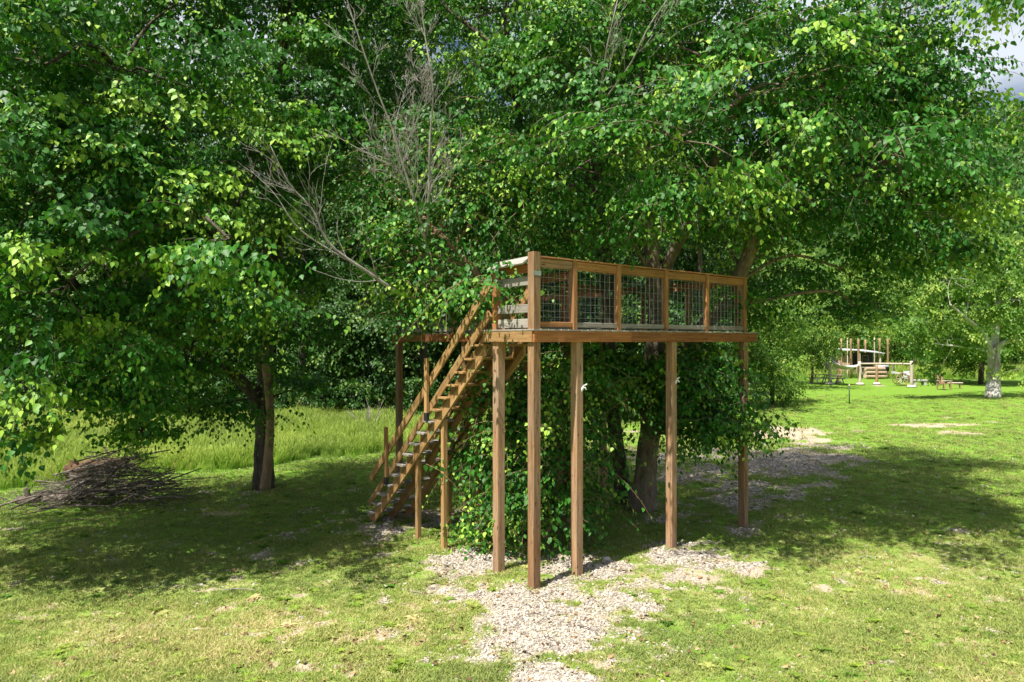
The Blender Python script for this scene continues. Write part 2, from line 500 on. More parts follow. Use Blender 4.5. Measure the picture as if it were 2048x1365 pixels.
# ---------------------------------------------------------------- ground sheet
def axis(lo, hi, c, n, k):
    a = np.linspace(-1, 1, n)
    s = np.sinh(k * a) / np.sinh(k)
    return np.where(s < 0, c + s * (c - lo), c + s * (hi - c))
gx = axis(-700, 700, 0, 381, 6.6)
gy = axis(-120, 900, 11, 381, 6.6)
X, Y = np.meshgrid(gx, gy)
x = X.ravel(); y = Y.ravel()
gr, di, ta = masks(x, y)
z = ground_z(x, y) + gr * 0.02
nx = len(gx); ny = len(gy)
idx = np.arange(nx * ny).reshape(ny, nx)
F = np.stack([idx[:-1, :-1], idx[:-1, 1:], idx[1:, 1:], idx[1:, :-1]], -1).reshape(-1, 4)
o = link(bpy.data.objects.new('ground', np_mesh('ground', np.stack([x, y, z], 1), F, M_GROUND, {'gravel': gr, 'dirt': di, 'tall': ta, 'dry': 1 - 0.85 * sstep(10.6, 14.5, y + 2.0 * (fbm(x * 0.6, y * 0.6, 3) - 0.5))}, True)))
tag(o, 'mown lawn with bare soil and pale gravel round the deck posts', kind='structure')

# hill beyond
hx = np.linspace(-260, 520, 80); hy = np.linspace(110, 520, 50)
HX, HY = np.meshgrid(hx, hy)
def hill_z(a, b):
    rise = sstep(110, 300, b) * (1 - 0.35 * sstep(330, 520, b))
    lat = 0.42 + 0.58 * sstep(-40, 190, a)
    return -3 + rise * lat * 97 + (fbm(a * 0.02, b * 0.02, 4) - 0.5) * 16 * rise
hz = hill_z(HX, HY)
idx = np.arange(HX.size).reshape(HX.shape)
F = np.stack([idx[:-1, :-1], idx[:-1, 1:], idx[1:, 1:], idx[1:, :-1]], -1).reshape(-1, 4)
t = NT('hill_ground')
M_HILL = t.done(t.principled(t.ramp(t.noise(t.coord('Object'), 0.2, 5), [(0.3, (0.02, 0.05, 0.012)), (0.7, (0.05, 0.09, 0.02))]), 0.95, 0.05))
o = link(bpy.data.objects.new('hill', np_mesh('hill', np.stack([HX.ravel(), HY.ravel(), hz.ravel()], 1), F, M_HILL, None, True)))
tag(o, 'wooded hill rising behind the trees', kind='structure')

# ---------------------------------------------------------------- leaves
LEAF6 = np.array([(0, 0, 0), (-0.40, 0.26, 0.06), (-0.36, 0.60, 0.07), (0.40, 0.26, 0.06), (0.36, 0.60, 0.07), (0, 0.45, -0.03), (0, 1.12, -0.10)])
F6 = np.array([(0, 5, 1), (1, 5, 2), (2, 5, 6), (0, 3, 5), (3, 4, 5), (4, 6, 5)])
LEAF4 = np.array([(0, 0, 0), (-0.42, 0.42, 0.06), (0.42, 0.42, 0.06), (0, 0.45, -0.03), (0, 1.12, -0.08)])
F4 = np.array([(0, 3, 1), (1, 3, 4), (0, 2, 3), (2, 4, 3)])
LEAF2 = np.array([(0, 0, 0), (-0.42, 0.5, 0.08), (0.42, 0.5, 0.08), (0, 1.05, -0.05)])
F2 = np.array([(0, 3, 1), (0, 2, 3)])
def unit(a):
    return a / (np.linalg.norm(a, axis=-1, keepdims=True) + 1e-9)

def spray_leaves(rng, base, ax, L, nl, size, droop=0.5, hang=0.66, sunny=None):
    """leaf frames along drooping shoots: returns origin, tip dir, normal, size, tone (flat arrays) and the shoot polylines"""
    n = len(base)
    k = (np.arange(nl) + 0.6) / nl
    up = np.array([0, 0, 1.0])
    P = base[:, None] + ax[:, None] * (L[:, None] * k)[..., None] - up * (droop * L[:, None] * k ** 2)[..., None]
    T = unit(ax[:, None] - up * (2 * droop * k)[None, :, None])
    side = unit(np.cross(T, up))
    sg = np.where(np.arange(nl) % 2 == 0, 1.0, -1.0)[None, :, None]
    rn = rng.normal(size=(n, nl, 3))
    P = P + side * sg * 0.03 + rn * 0.02
    tip = unit(side * sg * 0.5 + T * 0.4 - up * hang + rng.normal(size=(n, nl, 3)) * 0.28)
    out = unit(ax * np.array([1, 1, 0.2]))
    nr = unit(up * 0.95 + out[:, None] * 0.6 + rng.normal(size=(n, nl, 3)) * 0.42)
    nr = unit(nr - (nr * tip).sum(-1, keepdims=True) * tip)
    sz = size * (0.6 + 0.65 * rng.rand(n, nl)) * (1.08 - 0.4 * k)[None, :]
    sun_ = rng.rand(n) if sunny is None else sunny
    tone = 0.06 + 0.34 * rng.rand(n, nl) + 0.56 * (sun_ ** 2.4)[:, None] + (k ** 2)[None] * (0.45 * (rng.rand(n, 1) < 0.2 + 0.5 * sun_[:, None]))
    kk = np.array([0.0, 0.35, 0.7, 1.0])
    line = base[:, None] + ax[:, None] * (L[:, None] * kk)[..., None] - up * (droop * L[:, None] * kk ** 2)[..., None]
    return P.reshape(-1, 3), tip.reshape(-1, 3), nr.reshape(-1, 3), sz.ravel(), np.clip(tone.ravel(), 0, 1), line

def leaf_mesh_arrays(P, T, N, sz, tone, tmpl, ft):
    Wd = np.cross(T, N)
    V = P[:, None] + sz[:, None, None] * (tmpl[None, :, 0:1] * Wd[:, None] + tmpl[None, :, 1:2] * T[:, None] + tmpl[None, :, 2:3] * N[:, None])
    n, k = len(P), len(tmpl)
    Fc = (ft[None] + (np.arange(n) * k)[:, None, None]).reshape(-1, 3)
    return V.reshape(-1, 3), Fc, np.repeat(tone, k)

def twig_mesh(lines, r0):
    """thin three-sided twigs along many polylines (m,4,3)"""
    m, k, _ = lines.shape
    T = unit(np.gradient(lines, axis=1))
    A = unit(np.cross(T, np.array([0.2, 0.3, 1.0])))
    B = np.cross(T, A)
    rad = r0 * np.linspace(1, 0.3, k)
    V = []
    for a in (0, 2.094, 4.189):
        V.append(lines + (A * math.cos(a) + B * math.sin(a)) * rad[None, :, None])
    V = np.stack(V, 2).reshape(-1, 3)
    q = []
    for i in range(k - 1):
        for j in range(3):
            jj = (j + 1) % 3
            q.append((i * 3 + j, i * 3 + jj, (i + 1) * 3 + jj, (i + 1) * 3 + j))
    q = np.array(q)
    return V, (q[None] + (np.arange(m) * k * 3)[:, None, None]).reshape(-1, 4)

def grow(rng, blobs_, size, dens=10.0, per=11, nl=11, spray=(0.45, 0.95), centre=None):
    """blobs_: (centre, rx, ry, rz); returns leaf frames, twig lines, bough centres per blob"""
    bases, axs, Ls, boughs, suns = [], [], [], [], []
    for (c, rx, ry, rz) in blobs_:
        rm = (rx * ry * rz) ** (1 / 3)
        nb = max(3, int(dens * rm ** 2))
        d = unit(rng.normal(size=(nb, 3)) + np.array([0, -0.25, 0.12]))
        f = 0.45 + 0.55 * rng.rand(nb, 1) ** 0.6
        bc = c + d * f * np.array([rx, ry, rz])
        boughs.append((c, bc))
        m = nb * per
        B = np.repeat(bc, per, 0) + rng.normal(size=(m, 3)) * np.array([0.36, 0.36, 0.10])
        out = unit(np.repeat(d, per, 0) * np.array([1, 1, 0.35]) + rng.normal(size=(m, 3)) * np.array([0.75, 0.75, 0.3]))
        bases.append(B - out * 0.2); axs.append(out)
        Ls.append(rng.uniform(spray[0], spray[1], m))
        suns.append(np.repeat(rng.rand(nb), per))
    base = np.vstack(bases); ax = np.vstack(axs); L = np.hstack(Ls); sn = np.hstack(suns)
    return spray_leaves(rng, base, ax, L, nl, size, sunny=sn) + (boughs,)

def front_leaves(P, T, N, sz, n):
    """indices of the leaves that show largest: nearest in their patch of the view"""
    ctr = P + T * (sz * 0.5)[:, None]
    d = ctr - np.array([0, 0, EYE])
    u = 1024 + FPX * d[:, 0] / d[:, 1]; v = 683 - FPX * d[:, 2] / d[:, 1]
    dist = np.linalg.norm(d, axis=1)
    facing = np.abs((N * d).sum(1)) / dist
    ok = (u > 10) & (u < 2038) & (v > 10) & (v < 1350) & (d[:, 1] > 2)
    cell = (u // 9).astype(int) * 1000 + (v // 9).astype(int)
    order = np.argsort(dist)
    order = order[ok[order]]
    _, first = np.unique(cell[order], return_index=True)
    cand = order[first]
    score = sz[cand] / dist[cand] * (0.25 + facing[cand])
    return cand[np.argsort(-score)[:n]]

_leaf_cache = {}
def make_tree(name, label, group, base, stems, blobs_, size, seed, mat, barkm, dens=10.0, per=11, nl=11, n_parts=0,
              limbs=True, tmpl='auto', spray=(0.45, 0.95), twigs=True, cat='tree'):
    rng = np.random.RandomState(seed)
    base = np.asarray(base, float)
    root = empty(name, base, label, cat, group)
    P, T, N, sz, tone, lines, boughs = grow(rng, blobs_, size, dens, per, nl, spray)
    # trunk with its limbs, one continuous timber body
    mb = MB()
    for i, (pts, rad) in enumerate(stems):
        path = crom(pts, max(10, 5 * len(pts)))
        mb.tube(path, rad, 14 if i < 2 else 9, True, 0.16, seed + i)
    nodes = np.vstack([crom(p, 24)[4:] for p, _ in stems])
    if limbs:
        for bi, (c, bc) in enumerate(boughs):
            dd = np.linalg.norm(nodes - c, axis=1) + 0.6 * np.maximum(0, nodes[:, 2] - c[2] + 0.6)
            a = nodes[np.argmin(dd)]
            L = np.linalg.norm(c - a)
            if L > 0.4:
                mid = (a + c) / 2 + np.array([0, 0, 0.12 * L]) + rng.normal(size=3) * 0.08 * L
                mb.tube(crom([a, mid, c], 9), [min(0.05, 0.02 + 0.010 * L), 0.020], 6, False, 0.1, bi)
    for c, bc in boughs:
        for b in bc[::2]:
            a = c + (b - c) * rng.uniform(-0.1, 0.55) + rng.normal(size=3) * 0.16 * np.linalg.norm(b - c)
            mid = (a + b) / 2 + rng.normal(size=3) * 0.1
            mb.tube([c + (a - c) * 0.3, a, mid, b], [0.013, 0.005], 4, False)
    mb.build('trunk', barkm, root, True, base)
    near = P[:, 1] < 12.6
    if tmpl != 'auto': near[:] = (tmpl == 6)
    pu = 1024 + FPX * P[:, 0] / np.maximum(P[:, 1], 1); pv = 683 - FPX * (P[:, 2] - EYE) / np.maximum(P[:, 1], 1)
    outside = (pu < -60) | (pu > 2110) | (pv < -60) if tmpl == 'auto' else np.zeros(len(P), bool)
    pick = np.array([], int)
    if n_parts:
        pick = front_leaves(P, T, N, sz, n_parts)
    keep = np.ones(len(P), bool); keep[pick] = False
    Vs, Fs, Ts, off = [], [], [], 0
    sets = [(near & ~outside, LEAF6, F6), (~near & ~outside, LEAF4 if tmpl != 2 else LEAF2, F4 if tmpl != 2 else F2), (outside, LEAF2, F2)]
    for m, tm, ft in sets:
        m = m & keep
        if not m.any(): continue
        V, Fc, tn = leaf_mesh_arrays(P[m] - base, T[m], N[m], sz[m], tone[m], tm, ft)
        Vs.append(V); Fs.append(Fc + off); Ts.append(tn); off += len(V)
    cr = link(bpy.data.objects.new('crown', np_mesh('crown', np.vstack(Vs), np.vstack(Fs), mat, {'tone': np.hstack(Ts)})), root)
    cr['kind'] = 'stuff'
    if twigs:
        V, Fc = twig_mesh(lines[::2] - base, 0.006)
        tw = link(bpy.data.objects.new('twigs', np_mesh('twigs', V, Fc, barkm)), root)
        tw['kind'] = 'stuff'
    for i in pick:
        q = min(4, int(tone[i] * 5)); key = (mat.name, q)
        if key not in _leaf_cache:
            _leaf_cache[key] = np_mesh('leaf', LEAF6, F6, mat, {'tone': np.full(7, (q + 0.5) / 5)})
        lo = bpy.data.objects.new('leaf', _leaf_cache[key])
        link(lo, root)
        Wd = np.cross(T[i], N[i])
        M = Matrix((Vector(Wd) * sz[i], Vector(T[i]) * sz[i], Vector(N[i]) * sz[i])).transposed().to_4x4()
        M.translation = Vector(P[i] - base)
        lo.matrix_local = M
    return root

def B(u, v, Y, rx, ry=None, rz=None):
    return (W(u, v, Y), rx, rx if ry is None else ry, rx if rz is None else rz)

# -------- tree on the left of the deck
lb = G(527, 972)
lb[2] = float(ground_z(np.array([lb[0]]), np.array([lb[1]]))[0]) - 0.05
left_stems = [
    ([lb, W(528, 900, 17.7), W(530, 810, 17.7), W(532, 720, 17.7), W(540, 600, 17.6), W(552, 440, 17.2), W(560, 220, 16.8), W(575, -50, 16.4)], [0.29, 0.215, 0.20, 0.17, 0.16, 0.14, 0.12, 0.07]),
    ([W(519, 830, 17.7), W(508, 790, 17.5), W(470, 752, 17.2), W(400, 705, 16.3), W(300, 660, 14.8), W(180, 600, 12.8)], [0.17, 0.16, 0.13, 0.10, 0.07, 0.04]),
    ([W(524, 740, 17.6), W(510, 610, 17.0), W(470, 520, 15.5), W(430, 470, 13.0), W(420, 440, 10.8)], [0.15, 0.13, 0.11, 0.08, 0.04]),
    ([W(536, 640, 17.6), W(440, 420, 15.8), W(330, 260, 14.0), W(200, 100, 12.2)], [0.14, 0.12, 0.09, 0.05]),
    ([W(545, 520, 17.4), W(620, 330, 16.6), W(680, 150, 15.6)], [0.12, 0.09, 0.05])]
left_blobs = [B(200, 330, 14.5, 2.0), B(420, 420, 14.2, 1.6, 1.6, 1.2), B(420, -90, 15, 1.9), B(700, -60, 16, 1.8),B(40, 740, 10.3, 1.0, 1.0, 0.9), B(50, 850, 10.6, 0.75, 0.6, 0.6), B(300, 765, 13.2, 1.2, 1.0, 0.5), B(215, 800, 12.6, 0.7, 0.7, 0.5), B(285, 870, 13.6, 0.34, 0.3, 0.4),
              B(380, 760, 14.6, 0.7, 0.7, 0.45), B(430, 600, 11.4, 1.1, 1.1, 1.0), B(460, 480, 9.9, 0.85, 0.8, 0.7), B(140, 560, 10.0, 1.4, 1.2, 1.1),
              B(260, 650, 12.0, 1.5, 1.3, 0.9), B(100, 360, 10.8, 1.8, 1.6, 1.3), B(300, 400, 11.6, 1.7, 1.6, 1.3), B(520, 330, 13, 1.6, 1.5, 1.3),
              B(570, 640, 15.4, 1.0, 1.1, 0.9), B(590, 180, 14.6, 1.7, 1.7, 1.5), B(90, 130, 10.6, 1.6, 1.6, 1.3), B(330, 160, 12.2, 1.8, 1.7, 1.4),
              B(580, 30, 15.4, 1.8, 1.7, 1.5), B(350, 10, 13.4, 1.7, 1.7, 1.4), B(60, -40, 11.6, 1.5, 1.5, 1.2), B(250, -260, 15.5, 2.3), B(540, -280, 17, 2.5),
              B(-160, 480, 10.6, 1.8, 1.8, 1.4), B(-200, 700, 11.0, 1.3), B(-260, 260, 12.2, 2.0), B(660, 300, 16, 1.3), B(610, 770, 18.2, 0.8, 0.8, 0.5),
              B(470, 710, 15.6, 1.0, 1.0, 0.6), B(120, 690, 12.5, 1.2, 1.2, 0.8), B(400, 300, 16.5, 2.2), B(200, 470, 15, 2.2), B(560, 480, 16.2, 1.2, 1.2, 1.2), B(430, 810, 15.4, 0.5, 0.5, 0.3),
              B(330, 520, 13.8, 1.3, 1.3, 1.0), B(20, 480, 12.5, 1.6), B(0, 250, 12.5, 2.0)]
lt = make_tree('broadleaf_tree', 'large broadleaf tree left of the stairs, its crown hanging low over the brush pile', None, lb, left_stems, left_blobs, 0.113, 11,
          M_LEAF, M_BARKD, dens=6.2, per=25, n_parts=300)

o = MB().tube(crom([lb + np.array([0.12, -0.22, 0]), W(538, 900, 17.45), W(541, 830, 17.4), W(535, 760, 17.35), W(530, 715, 17.3), W(536, 640, 17.2), W(540, 560, 17.0), W(520, 420, 16.6)], 40), [0.14, 0.11, 0.10, 0.10, 0.095, 0.09, 0.07], 12, True, 0.12, 77).build('stem', M_BARKT, lt, True, lb)
o['label'] = 'paler tan stem in front of the dark trunk'
# -------- the two trees that grow up through the deck
tb = G(1284, 1014); tb[2] = -0.12
deck_stems = [
    ([tb, W(1292, 940, 15.5), W(1300, 850, 15.5), W(1309, 700, 15.4), W(1312, 600, 15.4), W(1302, 480, 15.3), W(1292, 330, 15.0), W(1275, 100, 14.6)], [0.29, 0.225, 0.21, 0.2, 0.18, 0.16, 0.13, 0.08]),
    ([W(1312, 800, 15.4), W(1350, 720, 15.2), W(1425, 632, 15.0), W(1480, 545, 14.7), W(1530, 420, 14.3), W(1580, 290, 13.8), W(1640, 130, 13.2), W(1690, -50, 12.8)], [0.15, 0.17, 0.17, 0.15, 0.13, 0.11, 0.09, 0.05]),
    ([W(1312, 560, 15.4), W(1350, 500, 15.2), W(1400, 400, 14.6), W(1440, 300, 13.4), W(1480, 200, 12.0)], [0.14, 0.12, 0.10, 0.08, 0.04]),
    ([W(1530, 420, 14.3), W(1640, 380, 13.6), W(1760, 330, 12.4), W(1830, 290, 11.4)], [0.09, 0.08, 0.06, 0.03]),
    ([W(1690, -50, 12.8), W(1800, -160, 11.6), W(1930, -170, 10.2), W(2010, -60, 9.4)], [0.05, 0.05, 0.04, 0.02])]
deck_blobs = [B(1880, 300, 11.6, 0.6, 0.7, 0.5), B(1820, 190, 12.0, 0.8, 0.9, 0.8), B(1720, 220, 15.0, 1.8), B(1780, 350, 14.6, 1.5, 1.5, 1.0), B(1560, 380, 15.5, 1.6), B(1860, 420, 13.6, 0.6, 0.8, 0.6), B(1560, 170, 11.2, 1.8, 1.6, 1.4), B(1350, 280, 10.6, 1.5, 1.4, 1.2), B(1300, 440, 11.4, 1.0, 0.9, 0.7), B(1745, 300, 10.2, 1.0, 0.9, 0.5),
              B(1735, 130, 12.2, 1.3, 1.5, 1.3), B(1650, 410, 13.2, 1.5, 1.4, 0.9), B(1840, 420, 12.0, 0.9, 0.9, 0.9), B(1690, 540, 15.0, 1.4, 1.3, 0.65),
              B(1480, 350, 13.0, 1.4), B(1440, 480, 15.4, 1.4, 1.3, 0.6), B(1800, 240, 13.0, 0.8, 0.9, 1.0), B(2030, -45, 9.4, 0.35, 0.4, 0.15), B(1350, 90, 12.3, 1.6, 1.5, 1.3),
              B(1480, 0, 13.0, 1.7, 1.6, 1.4), B(1660, 20, 13.2, 1.6, 1.6, 1.4), B(1840, 10, 12.0, 0.65, 0.8, 0.9), B(1560, -250, 16.5, 2.6), B(1720, -220, 16.5, 2.0), B(1330, -250, 16.5, 2.6),
              B(1600, 300, 16.5, 2.0), B(1400, 200, 17, 2.4), B(1760, 250, 16, 1.6), B(1340, 755, 14.4, 1.1, 0.9, 0.75), B(1420, 830, 14.3, 0.6, 0.6, 0.5),
              B(1262, 760, 14.6, 0.55, 0.55, 0.55), B(1420, 735, 14.3, 0.5, 0.5, 0.4), B(1330, 815, 14.8, 0.55, 0.5, 0.3), B(1250, 800, 15.2, 0.5, 0.5, 0.35), B(1300, 755, 14.0, 0.75, 0.6, 0.5), B(1390, 790, 14.0, 0.8, 0.6, 0.7), B(1435, 820, 14.0, 0.5, 0.45, 0.45), B(1405, 850, 14.2, 0.45, 0.45, 0.25), B(1240, 740, 14.6, 0.6, 0.5, 0.6), B(1440, 780, 14.3, 0.35, 0.35, 0.4), B(1890, 360, 13.0, 0.35, 0.4, 0.4), B(1850, 130, 13.2, 0.4, 0.5, 0.8), B(1485, 620, 14.5, 0.3, 0.3, 0.35), B(1480, 850, 13.6, 0.2, 0.2, 0.12),
              B(1380, 400, 13.6, 1.1, 1.1, 0.7), B(1560, 560, 16.5, 1.0, 1.0, 0.6), B(1760, 450, 14.5, 1.3, 1.2, 0.8), B(1880, 480, 13.5, 0.6, 0.6, 0.5), B(1720, 620, 15.6, 0.5, 0.5, 0.4),
              B(1650, 180, 13.5, 1.4)]
make_tree('broadleaf_tree', 'broadleaf tree with the pale trunk under the deck, its crown spread right over the lawn', None, tb, deck_stems, deck_blobs, 0.103, 23,
          M_LEAF, M_BARK, dens=6.6, per=26, n_parts=300)
tb2 = G(1248, 1000); tb2[2] = -0.12
dark_stems = [
    ([tb2, W(1240, 930, 16.0), W(1228, 850, 16.0), W(1219, 700, 16.0), W(1216, 560, 16.0), W(1200, 400, 15.8), W(1180, 200, 15.4), W(1160, -20, 15)], [0.22, 0.175, 0.165, 0.16, 0.15, 0.13, 0.11, 0.07]),
    ([W(1205, 430, 15.8), W(1060, 300, 14.8), W(1030, 180, 14.0), W(1010, 40, 13.4)], [0.10, 0.09, 0.07, 0.04]),
    ([W(1212, 500, 15.9), W(1180, 380, 14.2), W(1170, 260, 13.0)], [0.09, 0.07, 0.04])]
dark_blobs = [B(830, -70, 16, 2.0), B(980, -110, 14, 1.7), B(720, 130, 18.5, 1.6),B(1150, 150, 12.0, 1.6, 1.5, 1.3), B(1180, 340, 12.0, 1.3, 1.2, 1.0), B(1010, 190, 13.2, 1.4, 1.3, 1.2), B(1060, 420, 13.0, 1.1, 1.0, 0.9), B(1200, 490, 13.2, 1.1, 1.0, 0.6),
              B(1010, 20, 13.2, 1.6), B(1200, 20, 13.6, 1.6, 1.5, 1.3), B(1080, -240, 17, 2.6), B(1250, 250, 16.5, 2.2), B(1050, 300, 17.5, 2.4), B(860, 100, 18.5, 2.6), B(850, 330, 18.5, 2.4),
              B(1240, 560, 17, 1.0, 1.0, 0.5), B(1090, 500, 15, 1.0, 1.0, 0.7), B(1210, 730, 15.6, 0.6, 0.6, 0.5)]
make_tree('broadleaf_tree', 'broadleaf tree with the dark slender trunk beside the pale one under the deck', None, tb2, dark_stems, dark_blobs, 0.098, 31,
          M_LEAF, M_BARKD, dens=6.2, per=23, n_parts=120)

eb = np.array([11.6, 14.6, -0.1])
make_tree('broadleaf_tree', 'broadleaf tree whose leafy branch tips enter at the right edge of the photo', None, eb,
          [([eb, eb + np.array([0, 0, 2.0]), eb + np.array([-0.3, -0.2, 5.0]), eb + np.array([-0.4, -0.3, 7.5])], [0.22, 0.17, 0.13, 0.06])],
          [B(2075, 270, 13.4, 0.55, 0.5, 0.4), B(2060, 400, 13.2, 0.6, 0.6, 0.4), B(2150, 330, 14.2, 1.0, 1.0, 0.9), B(2180, 180, 15.0, 0.9, 0.9, 0.8), B(2240, 420, 14.5, 0.9)],
          0.11, 37, M_LEAF, M_BARK, dens=9.0, per=13, n_parts=40)
# -------- half dead small tree beside the stairs, bare branches rising out of its leaves
sb = G(1085, 1075); sb[2] = -0.1
st_stems = [
    ([sb, W(1098, 1020, 13.1), W(1116, 970, 13.0), W(1110, 880, 13.0), W(1060, 760, 12.8), W(1000, 620, 12.6), W(930, 520, 12.6), W(880, 470, 12.6)], [0.11, 0.085, 0.08, 0.085, 0.08, 0.075, 0.07, 0.05]),
    ([W(1085, 1060, 13.1), W(1050, 960, 12.9), W(1030, 850, 12.9), W(1050, 700, 13.0), W(1070, 560, 13.0)], [0.07, 0.06, 0.05, 0.04, 0.03])]
st_blobs = [B(1120, 770, 13.0, 0.75, 0.6, 0.7), B(1030, 860, 12.6, 0.6, 0.5, 0.8), B(1090, 940, 12.8, 0.65, 0.5, 0.7), B(1150, 890, 13.2, 0.45, 0.4, 0.6), B(985, 985, 12.7, 0.4, 0.4, 0.4),
            B(945, 920, 13.2, 0.25, 0.3, 0.4), B(1035, 1040, 12.4, 0.4, 0.35, 0.35), B(1180, 800, 13.4, 0.4, 0.4, 0.7), B(1050, 750, 12.9, 0.6, 0.5, 0.5), B(1000, 800, 12.9, 0.45, 0.4, 0.6), B(1100, 850, 12.5, 0.5, 0.4, 0.6), B(1020, 940, 12.4, 0.5, 0.4, 0.5), B(1130, 1000, 12.8, 0.4, 0.4, 0.4), B(1080, 1040, 12.5, 0.4, 0.35, 0.35), B(1150, 720, 12.9, 0.45, 0.4, 0.4), B(1005, 1020, 12.4, 0.35, 0.3, 0.4), B(1060, 800, 12.5, 0.5, 0.4, 0.5), B(1105, 960, 12.4, 0.4, 0.3, 0.5), B(1040, 900, 12.3, 0.4, 0.3, 0.5), B(1190, 760, 12.9, 0.4, 0.4, 0.5), B(880, 612, 12.9, 0.28, 0.2, 0.12), B(815, 622, 13.4, 0.2, 0.2, 0.12), B(1170, 930, 13.2, 0.4, 0.4, 0.5), B(970, 880, 13.1, 0.3, 0.3, 0.5), B(960, 1060, 12.6, 0.22, 0.2, 0.2),
            B(880, 565, 12.6, 0.8, 0.45, 0.36), B(975, 555, 11.2, 0.22, 0.2, 0.25), B(830, 500, 13.0, 0.9, 0.7, 0.7), B(930, 450, 12.8, 0.8, 0.7, 0.7), B(960, 330, 13.0, 1.1, 0.9, 0.9),
            B(880, 300, 13.8, 1.0, 0.9, 0.9), B(780, 560, 13.2, 0.4, 0.4, 0.35), B(830, 590, 13.0, 0.4, 0.3, 0.2), B(905, 600, 12.6, 0.3, 0.25, 0.18), B(930, 590, 12.2, 0.4, 0.3, 0.3), B(1000, 420, 12.6, 0.7, 0.6, 0.6), B(1100, 1000, 13.4, 0.5, 0.4, 0.5), B(760, 400, 14.5, 0.8, 0.8, 0.7)]
dead_root = make_tree('half_dead_tree', 'leaning half-dead tree beside the stairs with bare grey branches rising from its leaves', None, sb, st_stems, st_blobs, 0.098, 43,
                      M_LEAF, M_BARKT, dens=26.0, n_parts=200)
def bare_branch(rng, mb, p, d, L, r, depth, up=0.25):
    n = 7
    pts = [p]
    for i in range(n):
        d = unit(d + rng.normal(size=3) * 0.10 + np.array([0, 0, up * 0.12]))
        pts.append(pts[-1] + d * L / n)
    pts = np.array(pts)
    mb.tube(pts, [r, max(0.0028, r * 0.3)], 5 if r > 0.012 else 3, False)
    if depth > 0:
        m = rng.randint(5, 8) if depth > 1 else rng.randint(3, 6)
        for j in range(m):
            k = rng.randint(1, n)
            f = k / n
            a = unit(rng.normal(size=3) * np.array([1, 0.6, 0.6]))
            t = unit(pts[k] - pts[k - 1])
            a = unit(a - (a @ t) * t)
            dd = unit(t * 0.85 + a * 0.6 + np.array([0, 0, 0.2]))
            bare_branch(rng, mb, pts[k], dd, L * rng.uniform(0.3, 0.55) * (1.1 - 0.4 * f), max(0.004, r * (1 - 0.6 * f) * 0.5), depth - 1, up)
def dead_limb(path, rad, parent, off, seed, n_side, side_len, depth=1):
    rng = np.random.RandomState(seed)
    mb = MB()
    P_ = crom(path, 20)
    rad = [q_ * 0.66 for q_ in rad]
    mb.tube(P_, rad, 8, True, 0.08, seed)
    for j in range(n_side):
        k = int(rng.uniform(2, 19)); f = k / 19
        t = unit(P_[k] - P_[k - 1])
        a = unit(rng.normal(size=3) * np.array([1.2, 0.7, 0.4]))
        a = unit(a - (a @ t) * t)
        r = np.interp(f, np.linspace(0, 1, len(rad)), rad) * 0.34
        bare_branch(rng, mb, P_[k], unit(t * 0.9 + a * 0.65 + np.array([0, 0, 0.1])), side_len * rng.uniform(0.6, 1.2) * (1.15 - 0.6 * f), max(0.0045, r), depth)
    o = mb.build('bare_branch', M_TWIG, parent, True, off)
    o['label'] = 'bare grey dead branch'
    return o
dead_limb([W(800, 590, 12.4), W(745, 552, 12.0), W(660, 490, 11.6), W(625, 420, 11.4), W(580, 370, 11.2), W(540, 290, 11.0)], [0.055, 0.045, 0.03, 0.02, 0.01], dead_root, sb, 3, 15, 1.2, 1)
dead_limb([W(690, 520, 11.7), W(600, 460, 11.3), W(550, 390, 11.1), W(500, 340, 11.0)], [0.022, 0.015, 0.007], dead_root, sb, 4, 6, 0.6, 1)
dead_limb([W(852, 490, 12.2), W(835, 420, 11.9), W(812, 350, 11.7), W(785, 260, 11.5), W(750, 170, 11.3), W(700, 20, 11.0), W(680, -60, 10.9)], [0.046, 0.038, 0.032, 0.024, 0.016, 0.009], dead_root, sb, 5, 19, 1.35, 2)
dead_limb([W(853, 470, 12.2), W(858, 390, 11.9), W(860, 280, 11.7), W(866, 180, 11.5), W(850, 70, 11.4), W(835, -60, 11.2)], [0.046, 0.036, 0.028, 0.022, 0.012], dead_root, sb, 6, 17, 1.1, 2)
dead_limb([W(800, 340, 11.7), W(720, 300, 11.4), W(650, 260, 11.2)], [0.02, 0.013, 0.006], dead_root, sb, 7, 6, 0.6, 1)
rt = bpy.data.objects['broadleaf_tree.002']
dead_limb([W(1188, 240, 12.0), W(1205, 160, 11.0), W(1215, 90, 10.6), W(1240, -20, 10.4)], [0.035, 0.028, 0.018, 0.012], rt, tb2, 8, 9, 1.0, 1)
dead_limb([W(1210, 200, 11.4), W(1260, 130, 10.8), W(1300, 50, 10.5), W(1350, -20, 10.3)], [0.025, 0.02, 0.012, 0.008], rt, tb2, 9, 9, 0.9, 1)

